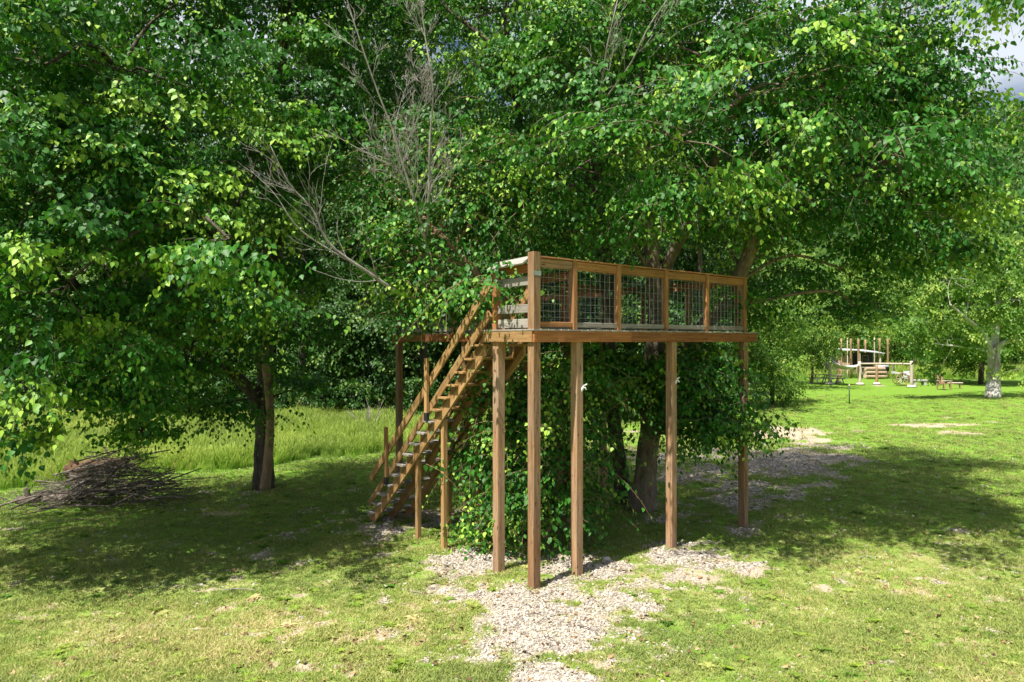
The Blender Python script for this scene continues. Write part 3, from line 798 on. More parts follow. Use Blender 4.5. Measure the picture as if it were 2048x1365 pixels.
# ---------------------------------------------------------------- woods behind: prototypes copied tree by tree
def proto_tree(name, label, group, H, Rr, seed, mat, barkm, size, nblob=13, low=0.2, dens=5.5):
    rng = np.random.RandomState(seed)
    bl = []
    for i in range(nblob):
        h = low + (0.95 - low) * (i + 0.5) / nblob
        w = Rr * (0.35 + 0.65 * math.sin(math.pi * min(1, (h - low) / (1 - low) * 0.85 + 0.18)))
        a = rng.uniform(0, 6.28); rr = rng.uniform(0.25, 0.75) * w
        r = rng.uniform(0.26, 0.42) * Rr
        bl.append((np.array([math.cos(a) * rr, math.sin(a) * rr, h * H]), r * 1.2, r * 1.2, r * 0.85))
    lean = rng.normal(size=2) * 0.03 * H
    stems = [([np.array([0, 0, -0.2]), np.array([lean[0] * 0.3, lean[1] * 0.3, H * 0.35]), np.array([lean[0], lean[1], H * 0.85])], [H * 0.018, H * 0.012, H * 0.004])]
    return make_tree(name, label, group, (0, 0, 0), stems, bl, size, seed, mat, barkm, dens=dens, per=9, nl=10, tmpl=2, spray=(0.7, 1.5), twigs=False)
def copy_tree(src, loc, rz, sc, label=None, group=None):
    r = src.copy(); C.objects.link(r)
    r.location = [float(a) for a in loc]; r.rotation_euler = (0, 0, rz); r.scale = sc
    if label: r['label'] = label
    if group: r['group'] = group
    for ch in list(src.children):
        c = ch.copy(); C.objects.link(c); c.parent = r
    return r
rng = random.Random(5)
WOOD_L = 'tall leafy tree in the dense dark wood behind the tall grass'
WOOD_G = 'trees of the wood behind the tall grass'
def wood_label(px, py, row):
    u = 1024 + FPX * px / py
    where = ('beyond the far left of the meadow' if u < 60 else 'behind the brush pile' if u < 330 else 'just left of the broadleaf trunk' if u < 520 else 'just right of the broadleaf trunk' if u < 690 else
             'behind the foot of the stairs' if u < 850 else 'behind the upper stairs' if u < 1010 else 'behind the leafy column under the deck' if u < 1190 else 'behind the two deck trunks' if u < 1350 else 'behind the right end of the deck')
    what = ('dark tree at the front of the wood, ', 'dark tree in the middle of the wood, ', 'tallest rear tree of the wood, ')[row]
    return what + where
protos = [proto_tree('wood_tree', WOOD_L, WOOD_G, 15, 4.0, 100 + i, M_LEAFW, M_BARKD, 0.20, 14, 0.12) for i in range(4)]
spots = []
for row, (Yr, x0, x1, st, sc) in enumerate([(37, -30, 11.5, 3.6, 1.0), (44, -38, 13.5, 4.2, 1.25), (54, -46, 17, 5.4, 2.0)]):
    xx = x0
    while xx < x1:
        spots.append((xx + rng.uniform(-1, 1), Yr + rng.uniform(-2, 2) + (0.12 * max(0, xx) if row == 0 else 0), sc * rng.uniform(0.9, 1.15), row))
        xx += st * rng.uniform(0.85, 1.15)
for i, (px, py, sc, row) in enumerate(spots):
    s3 = (sc * rng.uniform(0.95, 1.1), sc * rng.uniform(0.95, 1.1), sc)
    if i < len(protos):
        protos[i].location = (px, py, -0.1); protos[i].rotation_euler = (0, 0, rng.uniform(0, 6.28)); protos[i].scale = s3; protos[i]['label'] = wood_label(px, py, row)
    else:
        copy_tree(protos[i % len(protos)], (px, py, -0.1), rng.uniform(0, 6.28), s3, wood_label(px, py, row))
# bushes along the edge of that wood
BUSH_L = 'low dark leafy bush at the edge of the wood behind the tall grass'
BUSH_G = 'bushes along the edge of the wood'
def proto_bush(seed, mat, label, group):
    r = np.random.RandomState(seed)
    bl = [(np.array([r.uniform(-1, 1), r.uniform(-0.8, 0.8), r.uniform(0.6, 2.0)]), r.uniform(0.6, 1.0), 0.8, 0.7) for _ in range(8)]
    return make_tree('bush', label, group, (0, 0, 0), [([np.array([0, 0, -0.1]), np.array([0.1, 0, 0.8]), np.array([0.1, 0.1, 1.6])], [0.06, 0.04, 0.02])],
                     bl, 0.17, seed, mat, M_BARKD, dens=8, per=8, nl=9, tmpl=2, spray=(0.4, 0.9), twigs=False, cat='bush')
bp = [proto_bush(200 + i, M_LEAFW, BUSH_L, BUSH_G) for i in range(2)]
n = 0
for k in range(38):
    px = -28 + (k % 19) * 2.1 + rng.uniform(-0.7, 0.7); py = 33.8 + (6.5 if k >= 19 else 0) + rng.uniform(-1.2, 1.2) + 0.1 * max(0, px)
    sc = rng.uniform(0.75, 1.3)
    bl_ = wood_label(px, py, 0).replace('dark tree at the front of the wood', 'low dark bush at the meadow edge' if k < 19 else 'bush set back among the wood trunks')
    if n < 2:
        bp[n].location = (px, py, -0.05); bp[n].scale = (sc, sc, sc); bp[n]['label'] = bl_
    else:
        copy_tree(bp[n % 2], (px, py, -0.05), rng.uniform(0, 6.28), (sc, sc, sc), bl_)
    n += 1

# sunny trees on the right
LIME_L = 'bright sunlit tree in the row behind the shed and far meadow'
LIME_G = 'sunlit trees along the far meadow'
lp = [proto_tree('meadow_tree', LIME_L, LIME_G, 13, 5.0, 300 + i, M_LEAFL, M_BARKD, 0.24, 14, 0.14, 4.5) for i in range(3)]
n = 0
for (u, Yd, sc) in [(1500, 78, 0.95), (1570, 84, 1.05), (1640, 90, 1.15), (1700, 86, 1.05), (1765, 92, 1.1), (1830, 86, 1.1), (1895, 92, 1.15), (1960, 88, 1.1), (2030, 92, 1.15), (2100, 88, 1.15), (1600, 108, 1.6), (1740, 112, 1.6), (1880, 108, 1.5), (2010, 112, 1.5), (2160, 100, 1.5), (1450, 86, 1.3), (1380, 90, 1.3), (1290, 92, 1.4)]:
    loc = ((u - 1024) / FPX * Yd, Yd, -0.1)
    ll = ('tall tree behind the sunlit row, ' if Yd > 98 else 'bright sunlit tree at the far meadow edge, ') + ('hidden behind the middle of the deck' if u < 1340 else 'behind the right half of the deck' if u < 1470 else 'just right of the deck end post' if u < 1590 else 'left of the shed' if u < 1665 else
         'behind the shed roof' if u < 1750 else 'right of the tall poles' if u < 1815 else 'behind the wheel cart' if u < 1870 else 'left of the sycamore trunk' if u < 1975 else 'right of the sycamore trunk' if u < 2048 else 'at the right border of the photo')
    s3 = (sc, sc, sc * 0.95)
    if n < 3:
        lp[n].location = loc; lp[n].scale = s3; lp[n]['label'] = ll
    else:
        copy_tree(lp[n % 3], loc, rng.uniform(0, 6.28), s3, ll)
    n += 1
def placed_tree(name, label, u, v, H, Rr, seed, mat, barkm, size, nb=13, low=0.2, dens=6.0):
    t_ = proto_tree(name, label, None, H, Rr, seed, mat, barkm, size, nb, low, dens)
    g = G(u, v); t_.location = (g[0], g[1], -0.1)
    return t_
placed_tree('yellow_green_tree', 'yellow-green tree with drooping branches just right of the deck end post', 1545, 808, 7.6, 2.6, 401, M_LEAFL, M_BARKD, 0.17, 16, 0.10, 9)
placed_tree('yellow_green_tree', 'small yellow-green tree with thin trunk beside the picnic table', 1624, 768, 7.2, 2.3, 402, M_LEAFL, M_BARKD, 0.20, 12, 0.30, 8)
placed_tree('yellow_green_tree', 'dark-trunked spreading tree just left of the white sycamore trunk', 1962, 768, 12.0, 6.5, 403, M_LEAFL, M_BARKD, 0.24, 16, 0.25, 6)
syb = G(1986, 795); syb[2] = -0.15
def Y_(u, v): return W(u, v, 47)
sy_stems = [([syb, W(1987, 760, 47), W(1988, 715, 46.8), W(1990, 690, 46.8), W(1993, 640, 46.6), W(2000, 560, 46.4)], [0.50, 0.40, 0.38, 0.24, 0.18, 0.1]),
            ([W(1986, 712, 46.8), W(1976, 690, 46.6), W(1960, 662, 46), W(1935, 640, 45), W(1900, 610, 44)], [0.3, 0.22, 0.16, 0.12, 0.06]),
            ([W(1990, 700, 46.6), W(2004, 688, 46.2), W(2022, 683, 45.8), W(2045, 682, 45.5), W(2080, 670, 45)], [0.22, 0.16, 0.12, 0.10, 0.06]),
            ([W(1986, 705, 46.8), W(1960, 700, 46), W(1920, 694, 45.5), W(1880, 690, 45)], [0.12, 0.09, 0.07, 0.04])]
sy_blobs = [B(1900, 560, 44, 2.4, 2.2, 1.6), B(1850, 640, 44.5, 2.0, 1.8, 1.3), B(1960, 560, 45, 2.2, 2.0, 1.6), B(2030, 600, 45, 2.0, 1.8, 1.4), B(1900, 680, 45, 1.8, 1.6, 0.9), B(1840, 700, 45, 1.3, 1.3, 0.7),
            B(2040, 740, 45.5, 1.3, 1.3, 0.5), B(2070, 660, 45.5, 1.6, 1.6, 1.2), B(1950, 500, 46, 2.0), B(2040, 510, 46, 2.0), B(1930, 640, 46, 1.5, 1.5, 1.0), B(1800, 660, 45, 1.3, 1.3, 0.9), B(1880, 740, 46, 1.0, 1.0, 0.4)]
make_tree('sycamore_tree', 'sycamore with a thick mottled white trunk on the right of the lawn', None, syb, sy_stems, sy_blobs, 0.22, 55, M_LEAFL, M_SYC, dens=4.6, per=9, nl=10, tmpl=4, spray=(0.6, 1.3), twigs=False)

# wood on the hillside: one mass of leaf clumps
rng2 = np.random.RandomState(77)
nt = 900
hxs = rng2.uniform(30, 330, nt); hys = rng2.uniform(125, 330, nt)
cz = hill_z(hxs, hys)
Vs, Fs, Ts, off = [], [], [], 0
per = 60
ctr = np.repeat(np.stack([hxs, hys, cz + 5.0], 1), per, 0)
d = unit(rng2.normal(size=(nt * per, 3)) + np.array([0, -0.3, 0.4]))
rad = np.repeat(rng2.uniform(3.2, 5.5, nt), per)
P = ctr + d * rad[:, None] * (0.75 + 0.3 * rng2.rand(nt * per, 1)) * np.array([1, 1, 0.9])
T = unit(np.cross(d, rng2.normal(size=d.shape)) - np.array([0, 0, 0.5]))
N = unit(d + rng2.normal(size=d.shape) * 0.5); N = unit(N - (N * T).sum(1, keepdims=True) * T)
tone = np.clip(np.repeat(rng2.rand(nt), per) * 0.6 + rng2.rand(nt * per) * 0.4, 0, 1)
V, Fc, tn = leaf_mesh_arrays(P, T, N, np.full(len(P), 1.5) * (0.6 + 0.8 * rng2.rand(len(P))), tone, LEAF2, F2)
o = link(bpy.data.objects.new('hillside_wood', np_mesh('hillside_wood', V, Fc, M_HILLWOOD, {'tone': tn})))
tag(o, 'green wood covering the far hillside', kind='stuff')

# ---------------------------------------------------------------- scattered ground cover (grass and gravel are stuff)
def scatter(name, label, pts, rot, scl, tone, idx_, sources, seed=0):
    src = bpy.data.collections.new(name + '_pieces')
    for s_ in sources: src.objects.link(s_)
    me = bpy.data.meshes.new(name)
    n = len(pts)
    me.vertices.add(n); me.vertices.foreach_set('co', np.asarray(pts, np.float32).ravel())
    for an, typ, av in (('rot', 'FLOAT_VECTOR', rot), ('scl', 'FLOAT', scl), ('tone', 'FLOAT', tone), ('pick', 'INT', idx_)):
        a = me.attributes.new(an, typ, 'POINT')
        if typ == 'FLOAT_VECTOR': a.data.foreach_set('vector', np.asarray(av, np.float32).ravel())
        elif typ == 'INT': a.data.foreach_set('value', np.asarray(av, np.int32))
        else: a.data.foreach_set('value', np.asarray(av, np.float32))
    o = link(bpy.data.objects.new(name, me))
    ng = bpy.data.node_groups.new(name, 'GeometryNodeTree')
    ng.interface.new_socket('Geometry', in_out='INPUT', socket_type='NodeSocketGeometry')
    ng.interface.new_socket('Geometry', in_out='OUTPUT', socket_type='NodeSocketGeometry')
    N_ = ng.nodes
    gi = N_.new('NodeGroupInput'); go = N_.new('NodeGroupOutput')
    m2p = N_.new('GeometryNodeMeshToPoints')
    iop = N_.new('GeometryNodeInstanceOnPoints')
    ci = N_.new('GeometryNodeCollectionInfo'); ci.inputs['Collection'].default_value = src
    ci.inputs['Separate Children'].default_value = True; ci.inputs['Reset Children'].default_value = True
    def na(nm, typ):
        a = N_.new('GeometryNodeInputNamedAttribute'); a.data_type = typ; a.inputs['Name'].default_value = nm
        return [s_ for s_ in a.outputs if s_.enabled and s_.name == 'Attribute'][0]
    e2r = N_.new('FunctionNodeEulerToRotation')
    L = ng.links
    L.new(gi.outputs[0], m2p.inputs['Mesh']); L.new(m2p.outputs[0], iop.inputs['Points'])
    L.new(ci.outputs[0], iop.inputs['Instance']); iop.inputs['Pick Instance'].default_value = True
    L.new(na('pick', 'INT'), iop.inputs['Instance Index'])
    L.new(na('rot', 'FLOAT_VECTOR'), e2r.inputs[0]); L.new(e2r.outputs[0], iop.inputs['Rotation'])
    L.new(na('scl', 'FLOAT'), iop.inputs['Scale'])
    L.new(iop.outputs[0], go.inputs[0])
    md = o.modifiers.new('scatter', 'NODES'); md.node_group = ng
    tag(o, label, kind='stuff')
    return o

def tuft_source(name, seed, nb, rad, h0, h1, w, bend, mat, seg=2, seedhead=0.0):
    r = np.random.RandomState(seed)
    V, F, tip = [], [], []
    for i in range(nb):
        a = r.uniform(0, 6.28); q = rad * math.sqrt(r.rand())
        p = np.array([math.cos(a) * q, math.sin(a) * q, -0.01])
        h = r.uniform(h0, h1); b = r.uniform(0.2, 1.0) * bend
        da = r.uniform(0, 6.28); dv = np.array([math.cos(da), math.sin(da), 0]); sd = np.array([-dv[1], dv[0], 0])
        fa = r.uniform(0, 6.28); sd = np.array([math.cos(fa), math.sin(fa), 0])
        k0 = len(V)
        for s_ in range(seg + 1):
            f = s_ / seg
            c = p + dv * b * h * f * f + np.array([0, 0, h * f * (1 - 0.25 * b * f)])
            ww = w * (1 - f) if s_ == seg else w * (1 - 0.35 * f)
            if s_ == seg and not seedhead:
                V.append(c); tip.append(1.0)
            else:
                ww = w * (1.6 if (seedhead and s_ == seg and r.rand() < seedhead) else 0.5 if s_ == seg else 1)
                V.append(c - sd * ww); V.append(c + sd * ww); tip += [f, f]
        for s_ in range(seg):
            a0 = k0 + 2 * s_
            if s_ == seg - 1 and not seedhead: F.append((a0, a0 + 1, a0 + 2, a0 + 2))
            else: F.append((a0, a0 + 1, a0 + 3, a0 + 2))
    me = bpy.data.meshes.new(name)
    me.from_pydata([tuple(v) for v in V], [], [f if f[2] != f[3] else f[:3] for f in F])
    a = me.attributes.new('tip', 'FLOAT', 'POINT'); a.data.foreach_set('value', np.array(tip, np.float32))
    me.materials.append(mat)
    return bpy.data.objects.new(name, me)

gsrc = [tuft_source('grass_tuft', i, 26, 0.085, 0.025, 0.065, 0.0032, 1.1, M_GRASS) for i in range(3)]
def weed_source(seed):
    q = np.random.RandomState(seed); V, F = [], []
    for i in range(9):
        a = i * 2.4 + q.rand(); el = q.uniform(0.15, 0.6); L = q.uniform(0.06, 0.11)
        tp = np.array([math.cos(a) * math.cos(el), math.sin(a) * math.cos(el), math.sin(el)])
        sd_ = np.array([-math.sin(a), math.cos(a), 0]); nn = np.cross(sd_, tp)
        b0 = len(V)
        for (w_, l_, n_) in LEAF6: V.append(tp * l_ * L + sd_ * w_ * L * 0.7 - nn * n_ * L * 1.5)
        F += [tuple(int(j) + b0 for j in f) for f in F6]
    me = bpy.data.meshes.new('weed'); me.from_pydata([tuple(v) for v in V], [], F)
    a_ = me.attributes.new('tip', 'FLOAT', 'POINT'); a_.data.foreach_set('value', np.zeros(len(V), np.float32))
    me.materials.append(M_GRASS)
    return bpy.data.objects.new('weed', me)
gsrc += [tuft_source('clover_tuft', 9, 16, 0.07, 0.02, 0.045, 0.007, 1.6, M_GRASS)]
gsrc += [weed_source(5)]
r = np.random.RandomState(3)
def sample(n, y0, y1, pw, margin=1.08):
    yy = (y0 ** (1 - pw) + r.rand(n) * (y1 ** (1 - pw) - y0 ** (1 - pw))) ** (1 / (1 - pw))
    xx = (r.rand(n) * 2 - 1) * (0.755 * yy * margin + 1.0)
    return xx, yy
def lawn(n, y0, y1, pw):
    xx, yy = sample(n, y0, y1, pw)
    g, d_, tl = masks(xx, yy)
    keep = r.rand(n) > np.clip(g * 1.25 + d_ * 0.8 + tl, 0, 0.985)
    cl = fbm(xx * 1.7 + 40, yy * 1.7, 3)
    keep &= r.rand(n) < 0.55 + 0.9 * (cl - 0.25)
    return xx[keep], yy[keep], d_[keep], cl[keep]
xa, ya, da, ca = lawn(95000, 5.6, 48, 1.45)
feet = [(0.07, 0.07), (0.99, 0.07), (3.43, 0.07), (5.80, 0.07), (0.07, 0.95), (2.83, 2.25), (2.2, 7.9), (0.09, 2.6), (0.09, 3.5), (0.8, 2.52), (0.3, 5.5)]
fx, fy = [], []
for (q0, q1) in feet:
    kk = 26
    an = r.rand(kk) * 6.28; rr0 = 0.10 + 0.10 * r.rand(kk)
    lx = q0 + np.cos(an) * rr0; ly = q1 + np.sin(an) * rr0
    fx.append(0.33 + 0.775 * lx - 0.632 * ly); fy.append(10.4 + 0.632 * lx + 0.775 * ly)
fx = np.hstack(fx); fy = np.hstack(fy)
for (q0, q1, q2) in ((lb[0], lb[1], 0.36), (tb[0], tb[1], 0.38), (tb2[0], tb2[1], 0.3), (sb[0], sb[1], 0.25)):
    an = r.rand(50) * 6.28; rr0 = q2 + 0.25 * r.rand(50)
    fx = np.hstack([fx, q0 + np.cos(an) * rr0]); fy = np.hstack([fy, q1 + np.sin(an) * rr0])
xa = np.hstack([xa, fx]); ya = np.hstack([ya, fy]); da = np.hstack([da, np.zeros(len(fx))]); ca = np.hstack([ca, np.full(len(fx), 1.1)])
m = len(xa)
pts = np.stack([xa, ya, ground_z(xa, ya)], 1)
patch = fbm(xa * 0.45 + 90, ya * 0.45, 4)
dryf = 1 - 0.85 * sstep(10.6, 14.5, ya + 2.0 * (fbm(xa * 0.6, ya * 0.6, 3) - 0.5))
tone = np.clip(0.18 + 0.20 * dryf + (patch - 0.5) * (0.7 + 0.7 * dryf) + da * 0.4 + r.normal(size=m) * 0.23 , 0, 1)
scl = (0.75 + 0.6 * r.rand(m)) * (0.8 + 0.5 * ca) * np.clip(ya / 13, 1, 1.8)
scatter('lawn_grass', 'short mown lawn grass with dry patches', pts, np.stack([r.normal(size=m) * 0.08, r.normal(size=m) * 0.08, r.rand(m) * 6.28], 1), scl, tone, np.where(r.rand(m) < 0.012, 4, r.choice([0, 0, 1, 1, 2, 2, 3], m)), gsrc)

tsrc = [tuft_source('tall_grass_tuft', 20 + i, 26, 0.24, 0.35, 0.85, 0.0075, 0.55, M_TALL, 3, 0.35) for i in range(3)]
n = 60000
xx = r.uniform(-42, 14, n); yy = r.uniform(15, 40, n)
_, _, tl = masks(xx, yy)
k = (tl > 0.5) & (np.abs(xx) < 0.8 * yy + 2) & (r.rand(n) < np.clip(26 / yy, 0.4, 1))
xt, yt = xx[k], yy[k]
n2 = 2600
x2 = r.uniform(18, 90, n2); y2 = r.uniform(67, 100, n2)
xt = np.hstack([xt, x2]); yt = np.hstack([yt, y2])
ut = np.array([G(a, b)[:2] for a, b in zip(r.uniform(1495, 1625, 130), r.uniform(797, 808, 130))])
xt = np.hstack([xt, ut[:, 0]]); yt = np.hstack([yt, ut[:, 1]])
m = len(xt)
hh = 0.42 + 0.60 * fbm(xt * 0.5, yt * 0.5, 3)
hh[-130:] *= 0.55
edge = sstep(0, 1.0, masks(xt, yt + -0.6)[2] + 0.4)
tone = np.clip(0.17 + (fbm(xt * 0.35 + 12, yt * 0.35, 4) - 0.42) * 1.9 + r.normal(size=m) * 0.16, 0, 1)
scl = hh * (0.8 + 0.4 * r.rand(m)) * np.where(yt > 60, 1.9, 1.0) * edge
scatter('meadow_grass', 'tall unmown grass with pale seed heads', np.stack([xt, yt, ground_z(xt, yt)], 1), np.stack([r.normal(size=m) * 0.12, r.normal(size=m) * 0.12, r.rand(m) * 6.28], 1), scl, tone, r.randint(0, 3, m), tsrc)

def stone_source(seed):
    bm = bmesh.new(); bmesh.ops.create_icosphere(bm, subdivisions=1, radius=1.0)
    q = np.random.RandomState(seed)
    sx, sy, sz_ = q.uniform(0.75, 1.25), q.uniform(0.6, 1.0), q.uniform(0.4, 0.7)
    for v in bm.verts:
        f = q.uniform(0.72, 1.15)
        v.co = Vector((v.co.x * sx * f, v.co.y * sy * f, v.co.z * sz_ * f))
    me = bpy.data.meshes.new('pebble'); bm.to_mesh(me); bm.free()
    me.materials.append(M_GRAV)
    return bpy.data.objects.new('pebble', me)
n = 330000
xx, yy = sample(n, 6.5, 26, 1.6, 0.95)
g, d_, tl = masks(xx, yy)
uu = 1024 + FPX * xx / yy
k = (r.rand(n) < g * 1.1) | (r.rand(n) < 0.012 * (uu > 700))
xs, ys = xx[k], yy[k]
m = len(xs)
ss = (0.007 + 0.025 * r.rand(m) ** 2.6) * np.clip(ys / 11, 0.9, 1.5)
scatter('gravel', 'loose pale gravel stones round the deck posts', np.stack([xs, ys, ground_z(xs, ys) + 0.022 * masks(xs, ys)[0] + ss * 0.2], 1), r.normal(size=(m, 3)) * np.array([0.4, 0.4, 3]), ss, r.rand(m), r.randint(0, 5, m), [stone_source(i) for i in range(5)])

# dead leaf litter and a few loose twigs
t = NT('dead_leaf')
tn_ = t.attr('tone', 'INSTANCER')
M_DEAD = t.done(t.principled(t.ramp(tn_, [(0.0, (0.07, 0.045, 0.025)), (0.5, (0.20, 0.125, 0.06)), (1.0, (0.36, 0.26, 0.14))]), 0.8, 0.15))
lsrc = []
for i in range(3):
    Vl = LEAF6.copy(); Vl[:, 2] += np.array([0.0, 0.16, 0.12, 0.2, 0.1, 0.0, 0.14]) * (0.6 + 0.5 * i)
    lsrc.append(bpy.data.objects.new('dead_leaf', np_mesh('dead_leaf', Vl, F6, M_DEAD)))
n = 16000
xx, yy = sample(n, 6.0, 26, 1.4, 0.95)
g, d_, tl = masks(xx, yy)
k = r.rand(n) < np.clip(0.10 + 0.5 * d_ + 0.45 * g, 0, 0.7) * (1 - tl)
xl, yl = xx[k], yy[k]; m = len(xl)
scatter('leaf_litter', 'brown dead leaves scattered over soil and gravel', np.stack([xl, yl, ground_z(xl, yl) + 0.025], 1), np.stack([r.normal(size=m) * 0.35, r.normal(size=m) * 0.35, r.rand(m) * 6.28], 1),
        0.025 + 0.045 * r.rand(m), r.rand(m), r.randint(0, 3, m), lsrc)
for i, (u0, v0, u1, v1, lab) in enumerate([(1055, 1231, 1087, 1232, 'short dark twig lying level on the pale gravel in front of the corner post'), (1088, 1274, 1118, 1292, 'dark twig slanting across the pale gravel at the lower middle'),
                                      (1155, 1248, 1196, 1266, 'thin dark twig at the right side of the front gravel patch'), (445, 1178, 512, 1180, 'long pale straw-like stick on the sunny grass at the left')]):
    a, b = G(u0, v0), G(u1, v1)
    for q_ in (a, b): q_[2] = float(ground_z(np.array([q_[0]]), np.array([q_[1]]))[0]) + 0.05
    c_ = (a + b) / 2
    o = MB().tube(crom([a, c_ + np.array([0.01, 0.03, 0.012]), b], 8), [0.008, 0.004], 6, True, 0.2, i).build('twig', M_STICK if i < 3 else M_TWIG, None, True, c_)
    o.location = c_; tag(o, lab, 'twig', 'loose twigs on the ground')

# ---------------------------------------------------------------- the treehouse deck
ANG = math.atan2(0.632, 0.775)
deck = empty('treehouse_deck', (0.33, 10.4, 0), 'raised wooden deck on tall square posts with wire-mesh railings around two tree trunks', 'treehouse deck', rz=ANG)
ZD = 3.955      # top of the deck boards
def dpost(name, x, y, z0, z1, w, mat, parent=deck):
    return board(name, (x, y, z0), (x, y, z1), w, w, mat, parent)
pr = random.Random(9)
for (x_, y_) in [(0.07, 0.07), (0.99, 0.07), (3.43, 0.07), (5.80, 0.07), (0.07, 0.95), (2.83, 2.25), (2.2, 7.9), (6.0, 7.9), (6.0, 4.2), (2.2, 4.9)]:
    top = 5.14 if (x_, y_) == (0.07, 0.07) else 3.755
    p = dpost('support_post', x_, y_, -0.35, top, 0.145, M_POST)
    if top > 5: p['label'] = 'tall corner post that rises above the deck'
# rim boards
def rim(x0, y0, x1, y1, z=3.845, h=0.185, mat=M_RED):
    return board('rim_board', (x0, y0, z), (x1, y1, z), 0.04, h, mat, deck)
rim(-0.02, -0.022, 2.2, -0.022); rim(2.204, -0.022, 6.14, -0.022)
rim(-0.022, -0.004, -0.022, 1.24, mat=M_STAIR); rim(6.122, 0.0, 6.122, 8.02)
rim(2.09, 1.26, 2.09, 8.0); rim(2.07, 8.022, 6.10, 8.022); rim(0.0, 1.222, 2.06, 1.222)
for x_ in (0.9, 1.8, 2.8, 3.7, 4.62, 5.5):
    board('joist', (x_, 0.0, 3.842), (x_, 0.9 if 4.6 < x_ < 6 else 1.19, 3.842), 0.04, 0.18, M_STAIR, deck)
for y_ in (1.9, 3.7, 4.8, 5.9, 7.0):
    board('joist', (2.12, y_, 3.842), (4.6 if y_ < 3.4 else 6.09, y_, 3.842), 0.04, 0.18, M_STAIR, deck)
# deck boards, laid across the front edge
k = 0
xb = -0.05
while xb < 6.1:
    xc = xb + 0.07
    if xc < 2.09: segs = [(-0.06, 1.26)]
    elif 4.65 < xc < 6.0: segs = [(-0.06, 0.85), (3.5, 8.06)]
    else: segs = [(-0.06, 3.97), (3.975, 8.06)]
    for (a, b) in segs:
        a += pr.uniform(-0.012, 0.012)
        o = board('deck_board', (xc, a, ZD - 0.0135 + pr.uniform(-0.003, 0.003)), (xc, b, ZD - 0.0135), 0.137, 0.027, M_GREY, deck)
    xb += 0.1455
# railing
ZR0, ZR1 = ZD + 0.03, 5.06
def wire_panel(p0, p1, z0, z1, step=0.118):
    mb = MB()
    p0 = np.array(p0, float); p1 = np.array(p1, float)
    L = np.linalg.norm(p1 - p0); n_ = max(2, int(round(L / step)))
    for i in range(n_ + 1):
        q = p0 + (p1 - p0) * i / n_
        mb.tube([(q[0], q[1], z0), (q[0], q[1], z1)], 0.0032, 4, False)
    zs = list(z1 - np.array([0.02, 0.155, 0.29, 0.425, 0.56, 0.68, 0.775, 0.85, 0.92]))
    for z_ in zs:
        if z_ > z0: mb.tube([(p0[0], p0[1], z_), (p1[0], p1[1], z_)], 0.0032, 4, False)
    return mb.build('wire_panel', M_STEEL, deck)
def rail_run(pts, first_post=True, last_post=True, bottoms=None, tops=None):
    for i, (x_, y_) in enumerate(pts):
        if (i > 0 or first_post) and (i < len(pts) - 1 or last_post):
            dpost('rail_post', x_, y_, ZD, ZR1 - 0.004, 0.088, M_RAIL)
    for i in range(len(pts) - 1):
        a = np.array(pts[i]); b = np.array(pts[i + 1]); d_ = (b - a) / np.linalg.norm(b - a)
        a2 = a + d_ * 0.046; b2 = b - d_ * 0.046
        if i == 0 and not first_post: a2 = a + d_ * 0.075
        board('top_rail', (a2[0], a2[1], ZR1 - 0.08), (b2[0], b2[1], ZR1 - 0.08), 0.04, 0.135, (tops or {}).get(i, M_RAIL), deck)
        board('bottom_rail', (a2[0], a2[1], ZD + 0.075), (b2[0], b2[1], ZD + 0.075), 0.04, 0.082, (bottoms or {}).get(i, M_GREY), deck)
        n_ = np.array([-d_[1], d_[0]]) * 0.03
        wire_panel(tuple(a2 + d_ * 0.01 + n_), tuple(b2 - d_ * 0.01 + n_), ZD + 0.11, ZR1 - 0.14)
    a = np.array(pts[0]); b = np.array(pts[-1]); d_ = (b - a) / np.linalg.norm(b - a)
    a = a + d_ * (0.075 if not first_post else -0.05); b = b + d_ * 0.09
    board('rail_cap', (a[0], a[1], ZR1 + 0.008), (b[0], b[1], ZR1 + 0.008), 0.105, 0.022, M_RAIL, deck)
rail_run([(0.07, 0.05), (0.90, 0.05), (1.95, 0.05), (3.23, 0.05), (4.49, 0.05), (5.80, 0.05)], first_post=False, bottoms={0: M_RAIL}, tops={0: M_POST})
rail_run([(6.04, 0.35), (6.04, 1.6), (6.04, 2.9), (6.04, 4.2), (6.04, 5.5), (6.04, 6.8), (6.04, 7.9)])
rail_run([(2.16, 7.94), (3.4, 7.94), (4.7, 7.94), (5.9, 7.94)], first_post=False, last_post=False)
rail_run([(2.16, 1.4), (2.16, 2.7), (2.16, 4.0), (2.16, 5.3), (2.16, 6.6), (2.16, 7.9)])
rail_run([(3.9, 3.45), (5.35, 3.45)])
board('base_bracket', (2.16, 7.9, ZD), (2.16, 7.9, ZD + 0.16), 0.10, 0.10, M_BLACK, deck)
# left face: horizontal boards between corner post and stair post
dpost('rail_post', 0.05, 0.985, ZD, 5.0, 0.10, M_RED)
for z_, h_ in ((4.045, 0.14), (4.275, 0.135), (4.70, 0.135)):
    board('slat', (0.05, 0.15, z_), (0.05, 0.93, z_), 0.035, h_, M_GREY, deck)
board('tilted_cap_board', (0.0, 0.15, 5.02), (0.0, 1.05, 4.99), 0.24, 0.03, M_GREY, deck, side=(-0.55, 0, 0.83))
board('slat', (0.06, 0.15, 4.90), (0.06, 0.93, 4.90), 0.035, 0.14, M_RED, deck)
# galvanised strap round the corner post, cap seam
mb = MB(); mb.box((-0.006, -0.006, 4.775), (0.146, 0.0, 4.845)).box((0.142, -0.0055, 4.775), (0.148, 0.146, 4.845))
mb.build('metal_bracket', M_STEEL, deck)
